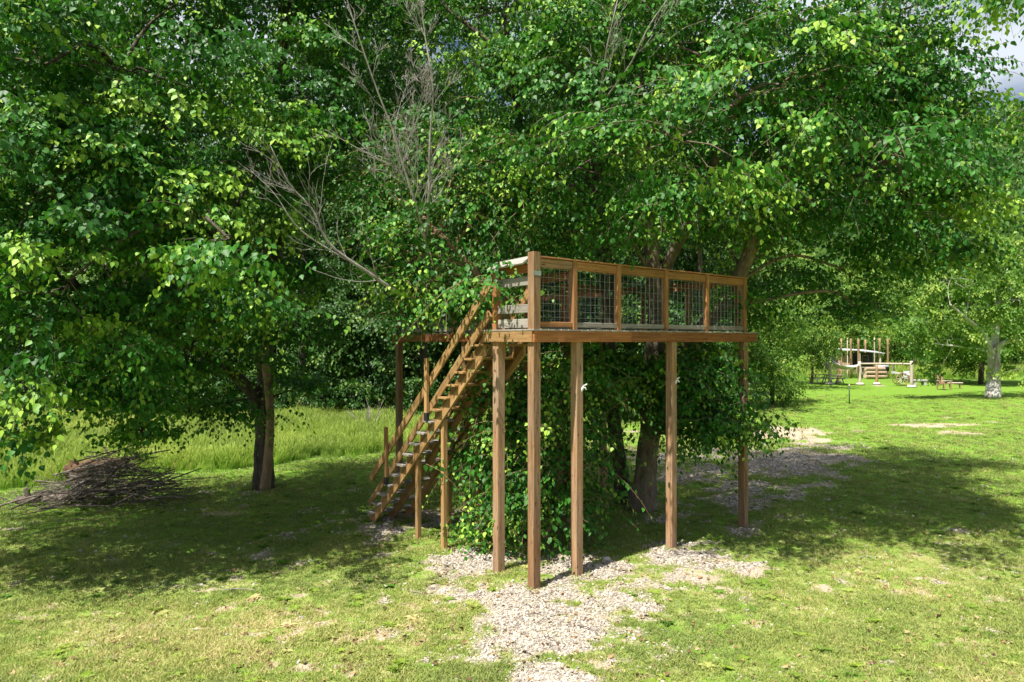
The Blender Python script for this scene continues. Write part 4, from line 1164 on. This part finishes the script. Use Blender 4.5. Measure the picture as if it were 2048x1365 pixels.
# small white hooks on the right faces of two front posts
for px_ in (0.99, 3.43):
    mb = MB()
    z_ = 3.02 if px_ < 2 else 3.05
    bx = px_ + 0.0735
    mb.box((bx, 0.0, z_ - 0.05), (bx + 0.012, 0.06, z_ + 0.04))
    mb.tube([(bx + 0.01, 0.03, z_ + 0.02), (bx + 0.05, 0.01, z_ + 0.03), (bx + 0.085, -0.005, z_ + 0.05)], [0.018, 0.014, 0.01], 6)
    mb.tube([(bx + 0.01, 0.03, z_), (bx + 0.05, 0.01, z_ - 0.01), (bx + 0.075, 0.0, z_ - 0.045)], [0.018, 0.014, 0.012], 6)
    mb.tube([(bx + 0.006, 0.0, z_ + 0.01), (bx - 0.03, -0.0, z_ - 0.02), (bx - 0.035, -0.005, z_ - 0.075)], [0.016, 0.018, 0.01], 6)
    h = mb.build('hook', M_WHITE, deck, True); h['label'] = 'small white hook on a front post'

# ---------------------------------------------------------------- staircase
stair = empty('staircase', (0.33, 10.4, 0), 'steep open-riser wooden staircase climbing from the gravel to the deck corner', 'staircase', rz=ANG)
NT_, RISE, RUN = 17, 0.2365, 0.2545
Y0 = 1.25
def stringer(x0, x1, y_off=0.0):
    prof = []
    for k in range(1, NT_ + 1):
        zk = ZD - RISE * k - 0.04
        prof.append((Y0 + RUN * (k - 1), zk)); prof.append((Y0 + RUN * k - 0.02, zk))
    ye = Y0 + RUN * NT_
    slope = RISE / RUN
    low = lambda y_: ZD - 0.43 - (y_ - Y0) * slope
    zb = -0.28
    yb = Y0 + (ZD - 0.43 - zb) / slope
    prof.append((ye - 0.02, zb)); prof.append((yb, zb)); prof.append((Y0, low(Y0)))
    prof = [(Y0, ZD - 0.06)] + prof
    bm = bmesh.new()
    a = [bm.verts.new((x0, p, q)) for p, q in prof]; b = [bm.verts.new((x1, p, q)) for p, q in prof]
    bm.faces.new(a); bm.faces.new(b[::-1])
    for i in range(len(prof)):
        j = (i + 1) % len(prof)
        bm.faces.new((a[i], b[i], b[j], a[j]))
    bmesh.ops.recalc_face_normals(bm, faces=bm.faces)
    # grain runs along the stair: give the mesh a frame with x down the slope
    th = math.atan2(-RISE, RUN)
    M = Matrix.Translation((x0, Y0, ZD)) @ Matrix.Rotation(math.pi / 2, 4, 'Z') @ Matrix.Rotation(-th, 4, 'Y')
    bm.transform(M.inverted())
    me = bpy.data.meshes.new('stringer'); bm.to_mesh(me); bm.free()
    me.materials.append(M_STAIR)
    o = link(bpy.data.objects.new('stringer', me), stair); o.matrix_local = M
    return o
stringer(0.0, 0.045); stringer(0.43, 0.47); stringer(0.86, 0.905)
for k in range(1, NT_ + 1):
    zk = ZD - RISE * k - 0.02
    yk = Y0 + RUN * (k - 0.5)
    w_ = 0.27
    x1 = 1.0
    tr = board('tread', (-0.085, yk + pr.uniform(-0.005, 0.005), zk), (x1, yk, zk + pr.uniform(-0.004, 0.004)), w_, 0.036, M_GREY if k > 6 else M_STAIR, stair)
    if k > 6: tr['label'] = 'grey weathered tread'
board('landing_beam', (-0.0, Y0 + RUN * 10.4, ZD - RISE * 11 - 0.12), (1.02, Y0 + RUN * 10.4, ZD - RISE * 11 - 0.12), 0.04, 0.16, M_STAIR, stair)
def nose(y_): return ZD - (y_ - Y0) * RISE / RUN
def hand(x_, ya_, yb_, dz, h_=0.155):
    return board('handrail', (x_, ya_, nose(ya_) + dz), (x_, yb_, nose(yb_) + dz), 0.038, h_, M_STAIR, stair)
hand(-0.03, 1.06, 5.2, 0.58); hand(-0.03, 1.06, 5.25, 0.09, 0.14)
hand(0.93, 1.10, 5.0, 0.62)
for k, side_x in ((7, -0.062), (13, -0.062), (7, 0.958), (13, 0.958)):
    yk = Y0 + RUN * (k - 0.5); zk = ZD - RISE * k
    p = board('rail_post', (side_x - (0.03 if side_x < 0 else -0.03), yk, zk), (side_x - (0.03 if side_x < 0 else -0.03), yk, zk + 1.15), 0.085, 0.06, M_STAIR, stair)
    s_ = board('bracket', (0, 0, 0), (0, 0, 0.16), 0.095, 0.07, M_BLACK, p)
    s_.matrix_local = Matrix.Translation((-0.001, 0, 0)) @ Matrix.Rotation(0, 4, 'X')
    s_.data = board_mesh(0.15, 0.095, 0.07, M_BLACK)
for (x_, y_) in ((0.02, 2.60), (0.02, 3.50), (0.88, 2.52), (0.88, 3.5)):
    z1 = ZD - 0.43 - (y_ - Y0) * RISE / RUN + 0.02
    board('support_post', (x_ + (0.075 if x_ < 0.5 else -0.075), y_, -0.3), (x_ + (0.075 if x_ < 0.5 else -0.075), y_, z1 + 0.05), 0.09, 0.09, M_STAIR, stair)

# ---------------------------------------------------------------- brush pile, rotten log, stump
bb = G(215, 1000); bb[2] = 0
pile = empty('brush_pile', bb, 'grey heap of cut branches and sticks on the grass left of the tree trunk', 'brush pile')
q = np.random.RandomState(17)
def pile_h(x_): return 1.15 * np.exp(-((x_ - 0.35) / 1.15) ** 2) + 0.12
for i in range(150):
    cx = q.normal() * 0.85 + 0.1; cy = q.normal() * 0.4
    hz_ = pile_h(cx) * math.exp(-(cy / 0.75) ** 2) * q.uniform(0.1, 1.0)
    L = q.uniform(0.7, 2.2); a = q.normal() * 0.5 + (0 if q.rand() < 0.75 else 1.2)
    tilt = q.normal() * 0.18 + 0.16
    d_ = np.array([math.cos(a) * math.cos(tilt), math.sin(a) * math.cos(tilt), math.sin(tilt)])
    c_ = np.array([cx, cy, max(0.05, hz_)])
    p0 = c_ - d_ * L * 0.55; p1 = c_ + d_ * L * 0.45
    p0[2] = max(0.02, p0[2]); p1[2] = max(0.03, p1[2])
    mid = (p0 + p1) / 2 + q.normal(size=3) * 0.06
    r0 = 0.008 + 0.03 * q.rand() ** 2.5
    MB().tube(crom([p0, mid, p1], 6), [r0, r0 * 0.45], 6).build('stick', M_STICK, pile, True)
lines = []
for i in range(700):
    cx = q.normal() * 0.95 + 0.1; cy = q.normal() * 0.42
    hz_ = pile_h(cx) * math.exp(-(cy / 0.75) ** 2) * q.uniform(0.05, 1.05)
    a = q.normal() * 0.8; tl_ = q.normal() * 0.5
    d_ = np.array([math.cos(a), math.sin(a), tl_]); L = q.uniform(0.3, 0.9)
    c_ = np.array([cx, cy, max(0.04, hz_)])
    l4 = np.array([c_ + d_ * L * (f - 0.5) + q.normal(size=3) * 0.02 for f in (0, 0.35, 0.7, 1)])
    l4[:, 2] = np.maximum(l4[:, 2], 0.015)
    lines.append(l4)
V, Fc = twig_mesh(np.array(lines), 0.007)
o = link(bpy.data.objects.new('twigs', np_mesh('twigs', V, Fc, M_STICK)), pile); o['kind'] = 'stuff'
MB().tube(crom([(-1.9, -0.35, 0.06), (-1.2, -0.3, 0.09), (-0.4, -0.25, 0.12)], 8), [0.09, 0.10, 0.07], 9, True, 0.2, 4).tube(crom([(-0.2, 0.1, 0.3), (0.35, 0.0, 0.85), (0.9, -0.1, 1.15)], 7), [0.035, 0.012], 6, True, 0.15, 11).tube(crom([(0.35, 0.0, 0.85), (0.4, 0.1, 1.2), (0.55, 0.1, 1.45)], 6), [0.02, 0.006], 5, True, 0.15, 12).tube(crom([(-0.9, -0.4, 0.1), (0.0, -0.5, 0.35), (0.9, -0.55, 0.25), (1.6, -0.5, 0.05)], 9), [0.05, 0.03, 0.015], 7, True, 0.2, 13).tube(crom([(-1.62, -0.34, 0.08), (-1.66, -0.36, 0.25), (-1.7, -0.36, 0.36)], 6), [0.06, 0.05, 0.035], 7, True, 0.2, 5).build('log', M_STICK, pile, True)['label'] = 'fallen trunk with an upright stub'
MB().tube(crom([(-1.0, 0.1, 0.2), (-0.4, 0.2, 0.5), (-0.1, 0.25, 0.75)], 8), [0.05, 0.04, 0.03], 7, True, 0.15, 6).build('log', M_SYC, pile, True)['label'] = 'pale bare log'
lg = G(180, 962); lg[2] = 0.0
log = empty('rotten_log', lg, 'reddish rotten stump lying behind the brush pile', 'log')
MB().tube(crom([(-0.5, 0, 0.25), (-0.1, 0, 0.32), (0.9, 0.25, 0.5)], 12), [0.24, 0.22, 0.10], 11, True, 0.45, 8).tube(crom([(-0.35, -0.1, 0.4), (-0.42, -0.1, 0.65)], 5), [0.12, 0.04], 7, True, 0.4, 9).build('body', M_ROT, log, True)
sn = G(737, 868); sn[2] = 0.0
snag = empty('dead_shrub', sn, 'small pale dead shrub sticking out of the tall grass', 'dead shrub')
mb = MB(); rr_ = np.random.RandomState(8)
for i in range(6):
    bare_branch(rr_, mb, np.array([0, 0, 0.0]), unit(np.array([rr_.normal() * 0.3, rr_.normal() * 0.3, 1])), rr_.uniform(1.0, 1.7), 0.022, 1)
mb.build('bare_branch', M_TWIG, snag, True)
po = G(1190, 915)
o = board('wooden_post', (po[0], po[1], -0.2), (po[0], po[1], 2.9), 0.14, 0.14, M_GREY)
tag(o, 'dark wooden post in the shade behind the deck trunks', 'post')

# ---------------------------------------------------------------- far clearing on the right
for i, (u, v, top, w, m_, lab) in enumerate([
        (1682.5, 757, 678, 0.19, M_POLE, 'leftmost brown cedar pole at the left wall of the shed'),
        (1694.7, 758, 677, 0.10, M_PALE, 'thin pale pole second from left in front of the shed wall'),
        (1701.5, 757, 678, 0.20, M_POLE, 'brown cedar pole between the tan boards of the shed wall'),
        (1716.7, 757, 678, 0.22, M_POLE, 'brown cedar pole at the front left corner of the shed roof'),
        (1730.8, 751, 680, 0.20, M_POLE, 'short-looking brown pole rising behind the middle of the shed roof'),
        (1748.7, 751, 676, 0.12, M_PALE, 'thin pale pole rising behind the shed roof'),
        (1759.3, 752, 677, 0.22, M_POLE, 'brown cedar pole behind the right part of the shed roof'),
        (1775.5, 757, 678, 0.22, M_POLE, 'rightmost brown cedar pole beside the shed roof end')]):
    g = G(u, v); H = (v - top) * g[1] / FPX
    o = MB().tube(crom([(0, 0, -0.2), (0.01, 0, H * 0.5), (0, 0.02, H)], 7), [w / 2, w / 2 * 0.92], 10, True, 0.05, i).build('pole', m_, None, True)
    o.location = (g[0], g[1], 0); tag(o, lab, 'pole', 'tall bare poles round the shed')

sg = G(1686, 756); sx0 = sg[0]; SY = sg[1] + 1.2
shed = empty('shed', (sx0, SY, 0), 'small dark shed with a pale metal roof among the tall poles', 'shed')
pxm = SY / FPX
def su(u): return (u - 1686) * pxm
def sv(v): return EYE + (683 - v) * pxm
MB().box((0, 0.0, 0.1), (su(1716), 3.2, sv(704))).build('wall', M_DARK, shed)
MB().box((su(1716.2), 0.9, 0.1), (su(1766), 3.2, sv(707))).build('wall', M_DARK, shed)  # solid block across the open front, its inner shade put into the dark colour
for i in range(7):
    a = 0.06 + i * (su(1716) - 0.1) / 7
    o = board('plank', (a + 0.11, -0.025, 0.6), (a + 0.11, -0.025, sv(712 + (i % 3))), 0.03, 0.2, M_TANBOARD, shed); o['label'] = 'tan plank'
mb = MB()
mb.add([(su(1684), -0.5, sv(701.5)), (su(1712), -0.6, sv(700.5)), (su(1773), -0.8, sv(706.5)), (su(1768), 3.4, sv(702)), (su(1740), 3.4, sv(699)), (su(1684), 3.4, sv(699.5)),
        (su(1684), -0.5, sv(702.8)), (su(1712), -0.6, sv(701.8)), (su(1773), -0.8, sv(707.8)), (su(1768), 3.4, sv(703.3)), (su(1740), 3.4, sv(700.3)), (su(1684), 3.4, sv(700.8))],
       [(0, 1, 4, 5), (1, 2, 3, 4), (11, 10, 7, 6), (10, 9, 8, 7), (0, 6, 7, 1), (1, 7, 8, 2), (2, 8, 9, 3), (3, 9, 10, 4), (4, 10, 11, 5), (5, 11, 6, 0)])
roof = mb.build('roof', M_ROOF, shed)
for i in range(9):
    a = su(1718 + i * 6)
    f = (1718 + i * 6 - 1712) / 61
    board('roof_rib', (a, -0.72, sv(700.5 + 6 * f) + 0.03), (a, 3.3, sv(699 + 3.0 * f) + 0.05), 0.04, 0.04, M_ROOF, roof)
dr = MB().box((su(1728), 0.86, 0.4), (su(1739), 0.9, sv(711))).build('doorway_panel', M_DOOR, shed)  # near-black panel standing in for the shade inside the open doorway
MB().box((su(1729.3), 0.835, sv(728)), (su(1737.7), 0.856, sv(713))).build('pane', M_GLASS, dr)
wn_ = MB().box((su(1744), 0.86, sv(730)), (su(1756), 0.9, sv(712))).build('window', M_TANBOARD, shed)
MB().box((su(1745), 0.835, sv(728.5)), (su(1755), 0.856, sv(713.5))).build('pane', M_GLASS, wn_)
for u in (1725.5, 1766):
    board('porch_post', (su(u), -0.5, 0.0), (su(u), -0.5, sv(707)), 0.12, 0.12, M_PALE, shed)
MB().box((su(1716.5), -0.6, 0.28), (su(1768), 0.85, 0.42)).build('porch_floor', M_GREY, shed)
mb = MB()
for a in np.linspace(su(1720), su(1764), 9):
    mb.box((a - 0.03, -0.56, 0.42), (a + 0.03, -0.5, 1.0))
for i, a in enumerate(np.linspace(su(1719), su(1764), 10)):
    board('baluster', (a, -0.53, 0.43), (a, -0.53, 1.0), 0.05, 0.05, M_PALE, shed)
board('porch_rail', (su(1718), -0.53, 1.03), (su(1765), -0.53, 1.03), 0.09, 0.06, M_PALE, shed)

lp_ = G(1728, 758)
for i, (dx, dz, L) in enumerate([(0, 0.22, 2.1), (0.03, 0.62, 2.0), (0.0, 0.98, 1.9), (0.1, 0.22, 1.9)]):
    o = empty('log', (lp_[0] + dx, lp_[1] - 0.3 + (0.5 if i == 3 else 0), dz), ['lowest', 'middle', 'topmost', 'rear ground'][i] + ' round pale log of the stack in front of the shed porch', 'log', 'logs stacked before the shed')
    MB().tube([(0, 0, 0), (L / 2, 0, 0), (L, 0.02, 0)], [0.2, 0.21, 0.195], 12, False, 0.10, i).build('bark', M_LOG, o, True)
    MB().tube([(-0.004, 0, 0), (L + 0.004, 0.02, 0)], 0.178, 12, True).build('cut_end', M_LOGEND, o)
# drum grill and smoker under the porch
gg = G(1756, 757)
o = empty('drum_grill', (gg[0], gg[1] - 0.9, 0.0), 'black drum grill with a pale lid in front of the shed porch', 'grill')
MB().tube([(-0.5, 0, 1.0), (0.5, 0, 1.0)], 0.3, 12).build('drum', M_BLACK, o, True)
MB().tube([(-0.51, 0.0, 1.12), (0.51, 0.0, 1.12)], 0.24, 12).build('lid', M_TANK, o, True)
for dx in (-0.4, 0.4):
    for dy in (-0.18, 0.18):
        MB().tube([(dx, dy, 0), (dx * 0.9, dy * 0.7, 0.85)], 0.025, 6).build('leg', M_BLACK, o)
# shade frame with posts, beam and cloth
def fp(u, v): 
    g = G(u, v); return g
fa, fb, fc_, fd, fe = fp(1659, 768), fp(1719, 769), fp(1753, 768.5), fp(1822.5, 774), fp(1676, 765)
fr = empty('pergola', (fb[0], fb[1], 0), 'pale round-post frame with a long beam and white shade cloth in front of the shed', 'pergola')
def fpost(g, top_v, w, m_, lab=None):
    H = EYE + (683 - top_v) * g[1] / FPX
    o = MB().tube(crom([(g[0], g[1], -0.1), (g[0] + 0.02, g[1], H * 0.5), (g[0], g[1], H)], 6), [w / 2 * 1.1, w / 2], 10, True, 0.06, int(g[0] * 7)).build('post', m_, fr, True, (fb[0], fb[1], 0))
    MB().tube([(g[0], g[1], -0.05), (g[0], g[1], 0.12)], [w * 1.7, w * 1.1], 10, True, 0.15, 3).build('footing', M_CONC, o, True, (fb[0], fb[1], 0))
    return H
Ha = fpost(fa, 717, 0.24, M_PALE); Hb = fpost(fb, 724, 0.24, M_PALE); fpost(fc_, 730, 0.2, M_POLE); Hd = fpost(fd, 723, 0.24, M_PALE); fpost(fe, 729, 0.18, M_POLE)
def off(p): return (p[0] - fb[0], p[1] - fb[1], p[2])
p0 = (fb[0], fb[1], EYE + (683 - 728.5) * fb[1] / FPX); p1 = (fd[0], fd[1], EYE + (683 - 729) * fd[1] / FPX)
MB().tube(crom([off(p0), off(tuple((np.array(p0) + np.array(p1)) / 2 + np.array([0, 0, 0.02]))), off(p1)], 8), 0.075, 10, True, 0.05).build('beam', M_PALE, fr, True)
# cloth: a sagging sheet tied from the left post to the middle post, with folded end
nx_, ny_ = 16, 7
V, F = [], []
A0 = np.array([fa[0], fa[1], Ha - 0.35]); B0 = np.array([fb[0], fb[1], Hb - 0.25])
for i in range(nx_ + 1):
    f = i / nx_
    c_ = A0 * (1 - f) + B0 * f; c_[2] -= 0.55 * math.sin(math.pi * f) ** 0.8
    hw = 0.08 + 0.75 * math.sin(math.pi * f) ** 0.7
    for j in range(ny_ + 1):
        g_ = j / ny_ - 0.5
        V.append((c_[0] + 0.1 * g_, c_[1] + 2 * g_ * hw, c_[2] + 0.5 * (g_ * 2) ** 2 * hw * 0.6 + 0.03 * math.sin(9 * f + 5 * g_)))
for i in range(nx_):
    for j in range(ny_):
        a = i * (ny_ + 1) + j
        F.append((a, a + 1, a + ny_ + 2, a + ny_ + 1))
cl = MB().add(V, F).build('shade_cloth', M_CLOTH, None, True)
md = cl.modifiers.new('thick', 'SOLIDIFY'); md.thickness = 0.02
tag(cl, 'white cloth slung like a hammock between two pale posts of the frame', 'hammock')
MB().add([off((fa[0] + 0.1, fa[1], Ha - 0.1)), off((fa[0] + 0.1, fa[1], Ha - 0.95)), off((fa[0] + 1.5, fa[1] + 0.1, Ha - 0.9)), off((fa[0] + 0.1, fa[1] + 0.04, Ha - 0.1)), off((fa[0] + 0.1, fa[1] + 0.04, Ha - 0.95)), off((fa[0] + 1.5, fa[1] + 0.14, Ha - 0.9))],
         [(0, 1, 2), (5, 4, 3), (0, 3, 4, 1), (1, 4, 5, 2), (2, 5, 3, 0)]).build('gusset', M_CLOTH, fr)
# picnic tables
def picnic(u, v, sc, lab):
    g = G(u, v)
    r_ = empty('picnic_table', g, lab, 'picnic table', 'picnic tables under the small tree', 0.15)
    r_.scale = (sc, sc, sc)
    for j in range(4): board('plank', (-0.9, -0.3 + j * 0.2, 0.75), (0.9, -0.3 + j * 0.2, 0.75), 0.18, 0.04, M_GREY, r_)
    for s_ in (-1, 1):
        board('bench', (-0.9, s_ * 0.72, 0.45), (0.9, s_ * 0.72, 0.45), 0.26, 0.045, M_GREY, r_)
        for x_ in (-0.62, 0.62):
            board('leg', (x_, s_ * 0.62, 0.0), (x_, s_ * 0.22, 0.73), 0.05, 0.1, M_GREY, r_)
    for x_ in (-0.56, 0.56): board('brace', (x_, -0.8, 0.40), (x_, 0.8, 0.40), 0.04, 0.09, M_GREY, r_)
picnic(1640, 767, 1.0, 'grey picnic table right beside the thin trunk of the small tree')
picnic(1668, 766, 0.9, 'grey picnic table with pale top behind the leftmost frame post')
# wagon wheel cart
wg = G(1800, 770)
ct = empty('wheel_cart', wg, 'old spoked wheel cart with a pale tray on the right of the clearing', 'cart')
for yy_ in (-0.35, 0.35):
    wh = MB().tube([(0.5 * math.cos(a), yy_, 0.52 + 0.5 * math.sin(a)) for a in np.linspace(0, 2 * math.pi, 21)], 0.035, 6, False).build('wheel', M_POLE, ct, True)
    for a in np.linspace(0, 2 * math.pi, 10, endpoint=False):
        MB().tube([(0, yy_, 0.52), (0.49 * math.cos(a), yy_, 0.52 + 0.49 * math.sin(a))], 0.022, 5).build('spoke', M_PALE, wh)
    MB().tube([(0, yy_ - 0.09, 0.52), (0, yy_ + 0.09, 0.52)], 0.09, 8).build('hub', M_DARK, wh, True)
MB().box((-0.6, -0.3, 0.95), (0.5, 0.3, 1.02)).box((-0.6, -0.3, 1.02), (-0.55, 0.3, 1.16)).box((0.45, -0.3, 1.02), (0.5, 0.3, 1.16)).build('tray', M_ROOF, ct)
MB().tube([(0.3, 0.2, 0.9), (1.3, 0.2, 0.55)], 0.03, 6).tube([(0.3, -0.2, 0.9), (1.3, -0.2, 0.55)], 0.03, 6).build('handle', M_POLE, ct)
dg = G(1816, 765)
o = empty('metal_drum', dg, 'grey metal drum standing behind the rightmost frame post', 'drum')
MB().tube(np.array([(0, 0, z_) for z_ in (0.0, 0.3, 0.31, 0.62, 0.63, 0.95)]), [0.33, 0.33, 0.345, 0.345, 0.33, 0.33], 16).build('body', M_TANK, o, True)
MB().tube([(0, 0, 0.95), (0, 0, 1.0)], [0.35, 0.33], 16).build('lid', M_ROOF, o, True)
# stone bench, wooden chair, box, woodpile
sb_ = G(1838, 770)
o = empty('stone_bench', sb_, 'low grey stone slab bench right of the pale frame post', 'bench')
MB().box((-0.6, -0.25, 0.32), (0.6, 0.25, 0.44)).build('seat', M_STONE, o)
for x_ in (-0.42, 0.42): MB().box((x_ - 0.1, -0.2, -0.05), (x_ + 0.1, 0.2, 0.318)).build('leg', M_STONE, o)
cb = G(1871, 770)
o = empty('fire_box', cb, 'small dark iron fire box between the stone bench and the wooden chair', 'fire box')
MB().box((-0.3, -0.25, 0.15), (0.3, 0.25, 0.5)).build('body', M_BLACK, o)
MB().box((-0.34, -0.29, 0.502), (0.34, 0.29, 0.54)).build('lid', M_BLACK, o)
for x_ in (-0.25, 0.25):
    for y_ in (-0.2, 0.2): MB().box((x_ - 0.02, y_ - 0.02, 0), (x_ + 0.02, y_ + 0.02, 0.148)).build('leg', M_BLACK, o)
ch = G(1889, 779)
o = empty('wooden_chair', ch, 'rustic slatted wooden chair left of the sycamore', 'chair', rz=0.35)
for j in range(5): board('back_slat', (-0.28 + 0.14 * j, 0.28, 0.38), (-0.32 + 0.16 * j, 0.55, 1.3 - 0.05 * abs(j - 2)), 0.12, 0.03, M_POLE, o)
for j in range(4): board('seat_slat', (-0.32, -0.2 + 0.14 * j, 0.44 - 0.03 * j), (0.32, -0.2 + 0.14 * j, 0.44 - 0.03 * j), 0.12, 0.03, M_POLE, o)
for s_ in (-1, 1):
    board('leg', (s_ * 0.34, -0.25, 0.0), (s_ * 0.34, -0.25, 0.62), 0.08, 0.08, M_POLE, o)
    board('leg', (s_ * 0.34, 0.35, 0.0), (s_ * 0.34, 0.35, 0.62), 0.08, 0.08, M_POLE, o)
    board('armrest', (s_ * 0.36, -0.36, 0.64), (s_ * 0.36, 0.42, 0.64), 0.13, 0.03, M_PALE, o)
sl = G(1910, 777)
o = empty('plank_bench', sl, 'pale plank bench at the right of the wooden chair', 'bench')
board('seat', (-0.55, 0, 0.42), (0.55, 0, 0.42), 0.3, 0.05, M_PALE, o)
for x_ in (-0.4, 0.4): board('leg', (x_, 0, 0), (x_, 0, 0.394), 0.2, 0.06, M_POLE, o)
fpz = G(1834, 762)
o = MB().tube([(0, 0, -0.1), (0.01, 0, 0.6), (0, 0, 1.35)], [0.09, 0.085, 0.08], 8, True, 0.1).build('fence_post', M_DARK, None, True)
o.location = (fpz[0], fpz[1] + 4, 0); tag(o, 'short dark fence post at the edge of the far meadow', 'fence post')
sk = G(1698.5, 808)
o = empty('garden_stake', sk, 'thin dark green stake with pale top standing alone in the lawn', 'stake')
MB().tube([(0, 0, -0.1), (0, 0, 1.0)], 0.035, 8).build('shaft', simple('dark_green_paint', (0.03, 0.07, 0.03)), o, True)
MB().tube([(0, 0, 1.0), (0, 0, 1.16)], [0.042, 0.036], 8).build('tip', M_PALE, o, True)
# loose white stone at the edge of the shade
st_ = G(1213, 1119)
bm = bmesh.new(); bmesh.ops.create_icosphere(bm, subdivisions=2, radius=0.06)
qr = random.Random(4)
for v in bm.verts: v.co = Vector((v.co.x * 1.2, v.co.y * 0.9, v.co.z * 0.8)) * qr.uniform(0.85, 1.12)
me = bpy.data.meshes.new('stone'); bm.to_mesh(me); bm.free(); me.materials.append(M_STONE)
o = link(bpy.data.objects.new('stone', me)); o.location = (st_[0], st_[1], 0.0)
tag(o, 'single larger pale stone on the shaded grass under the deck', 'stone')
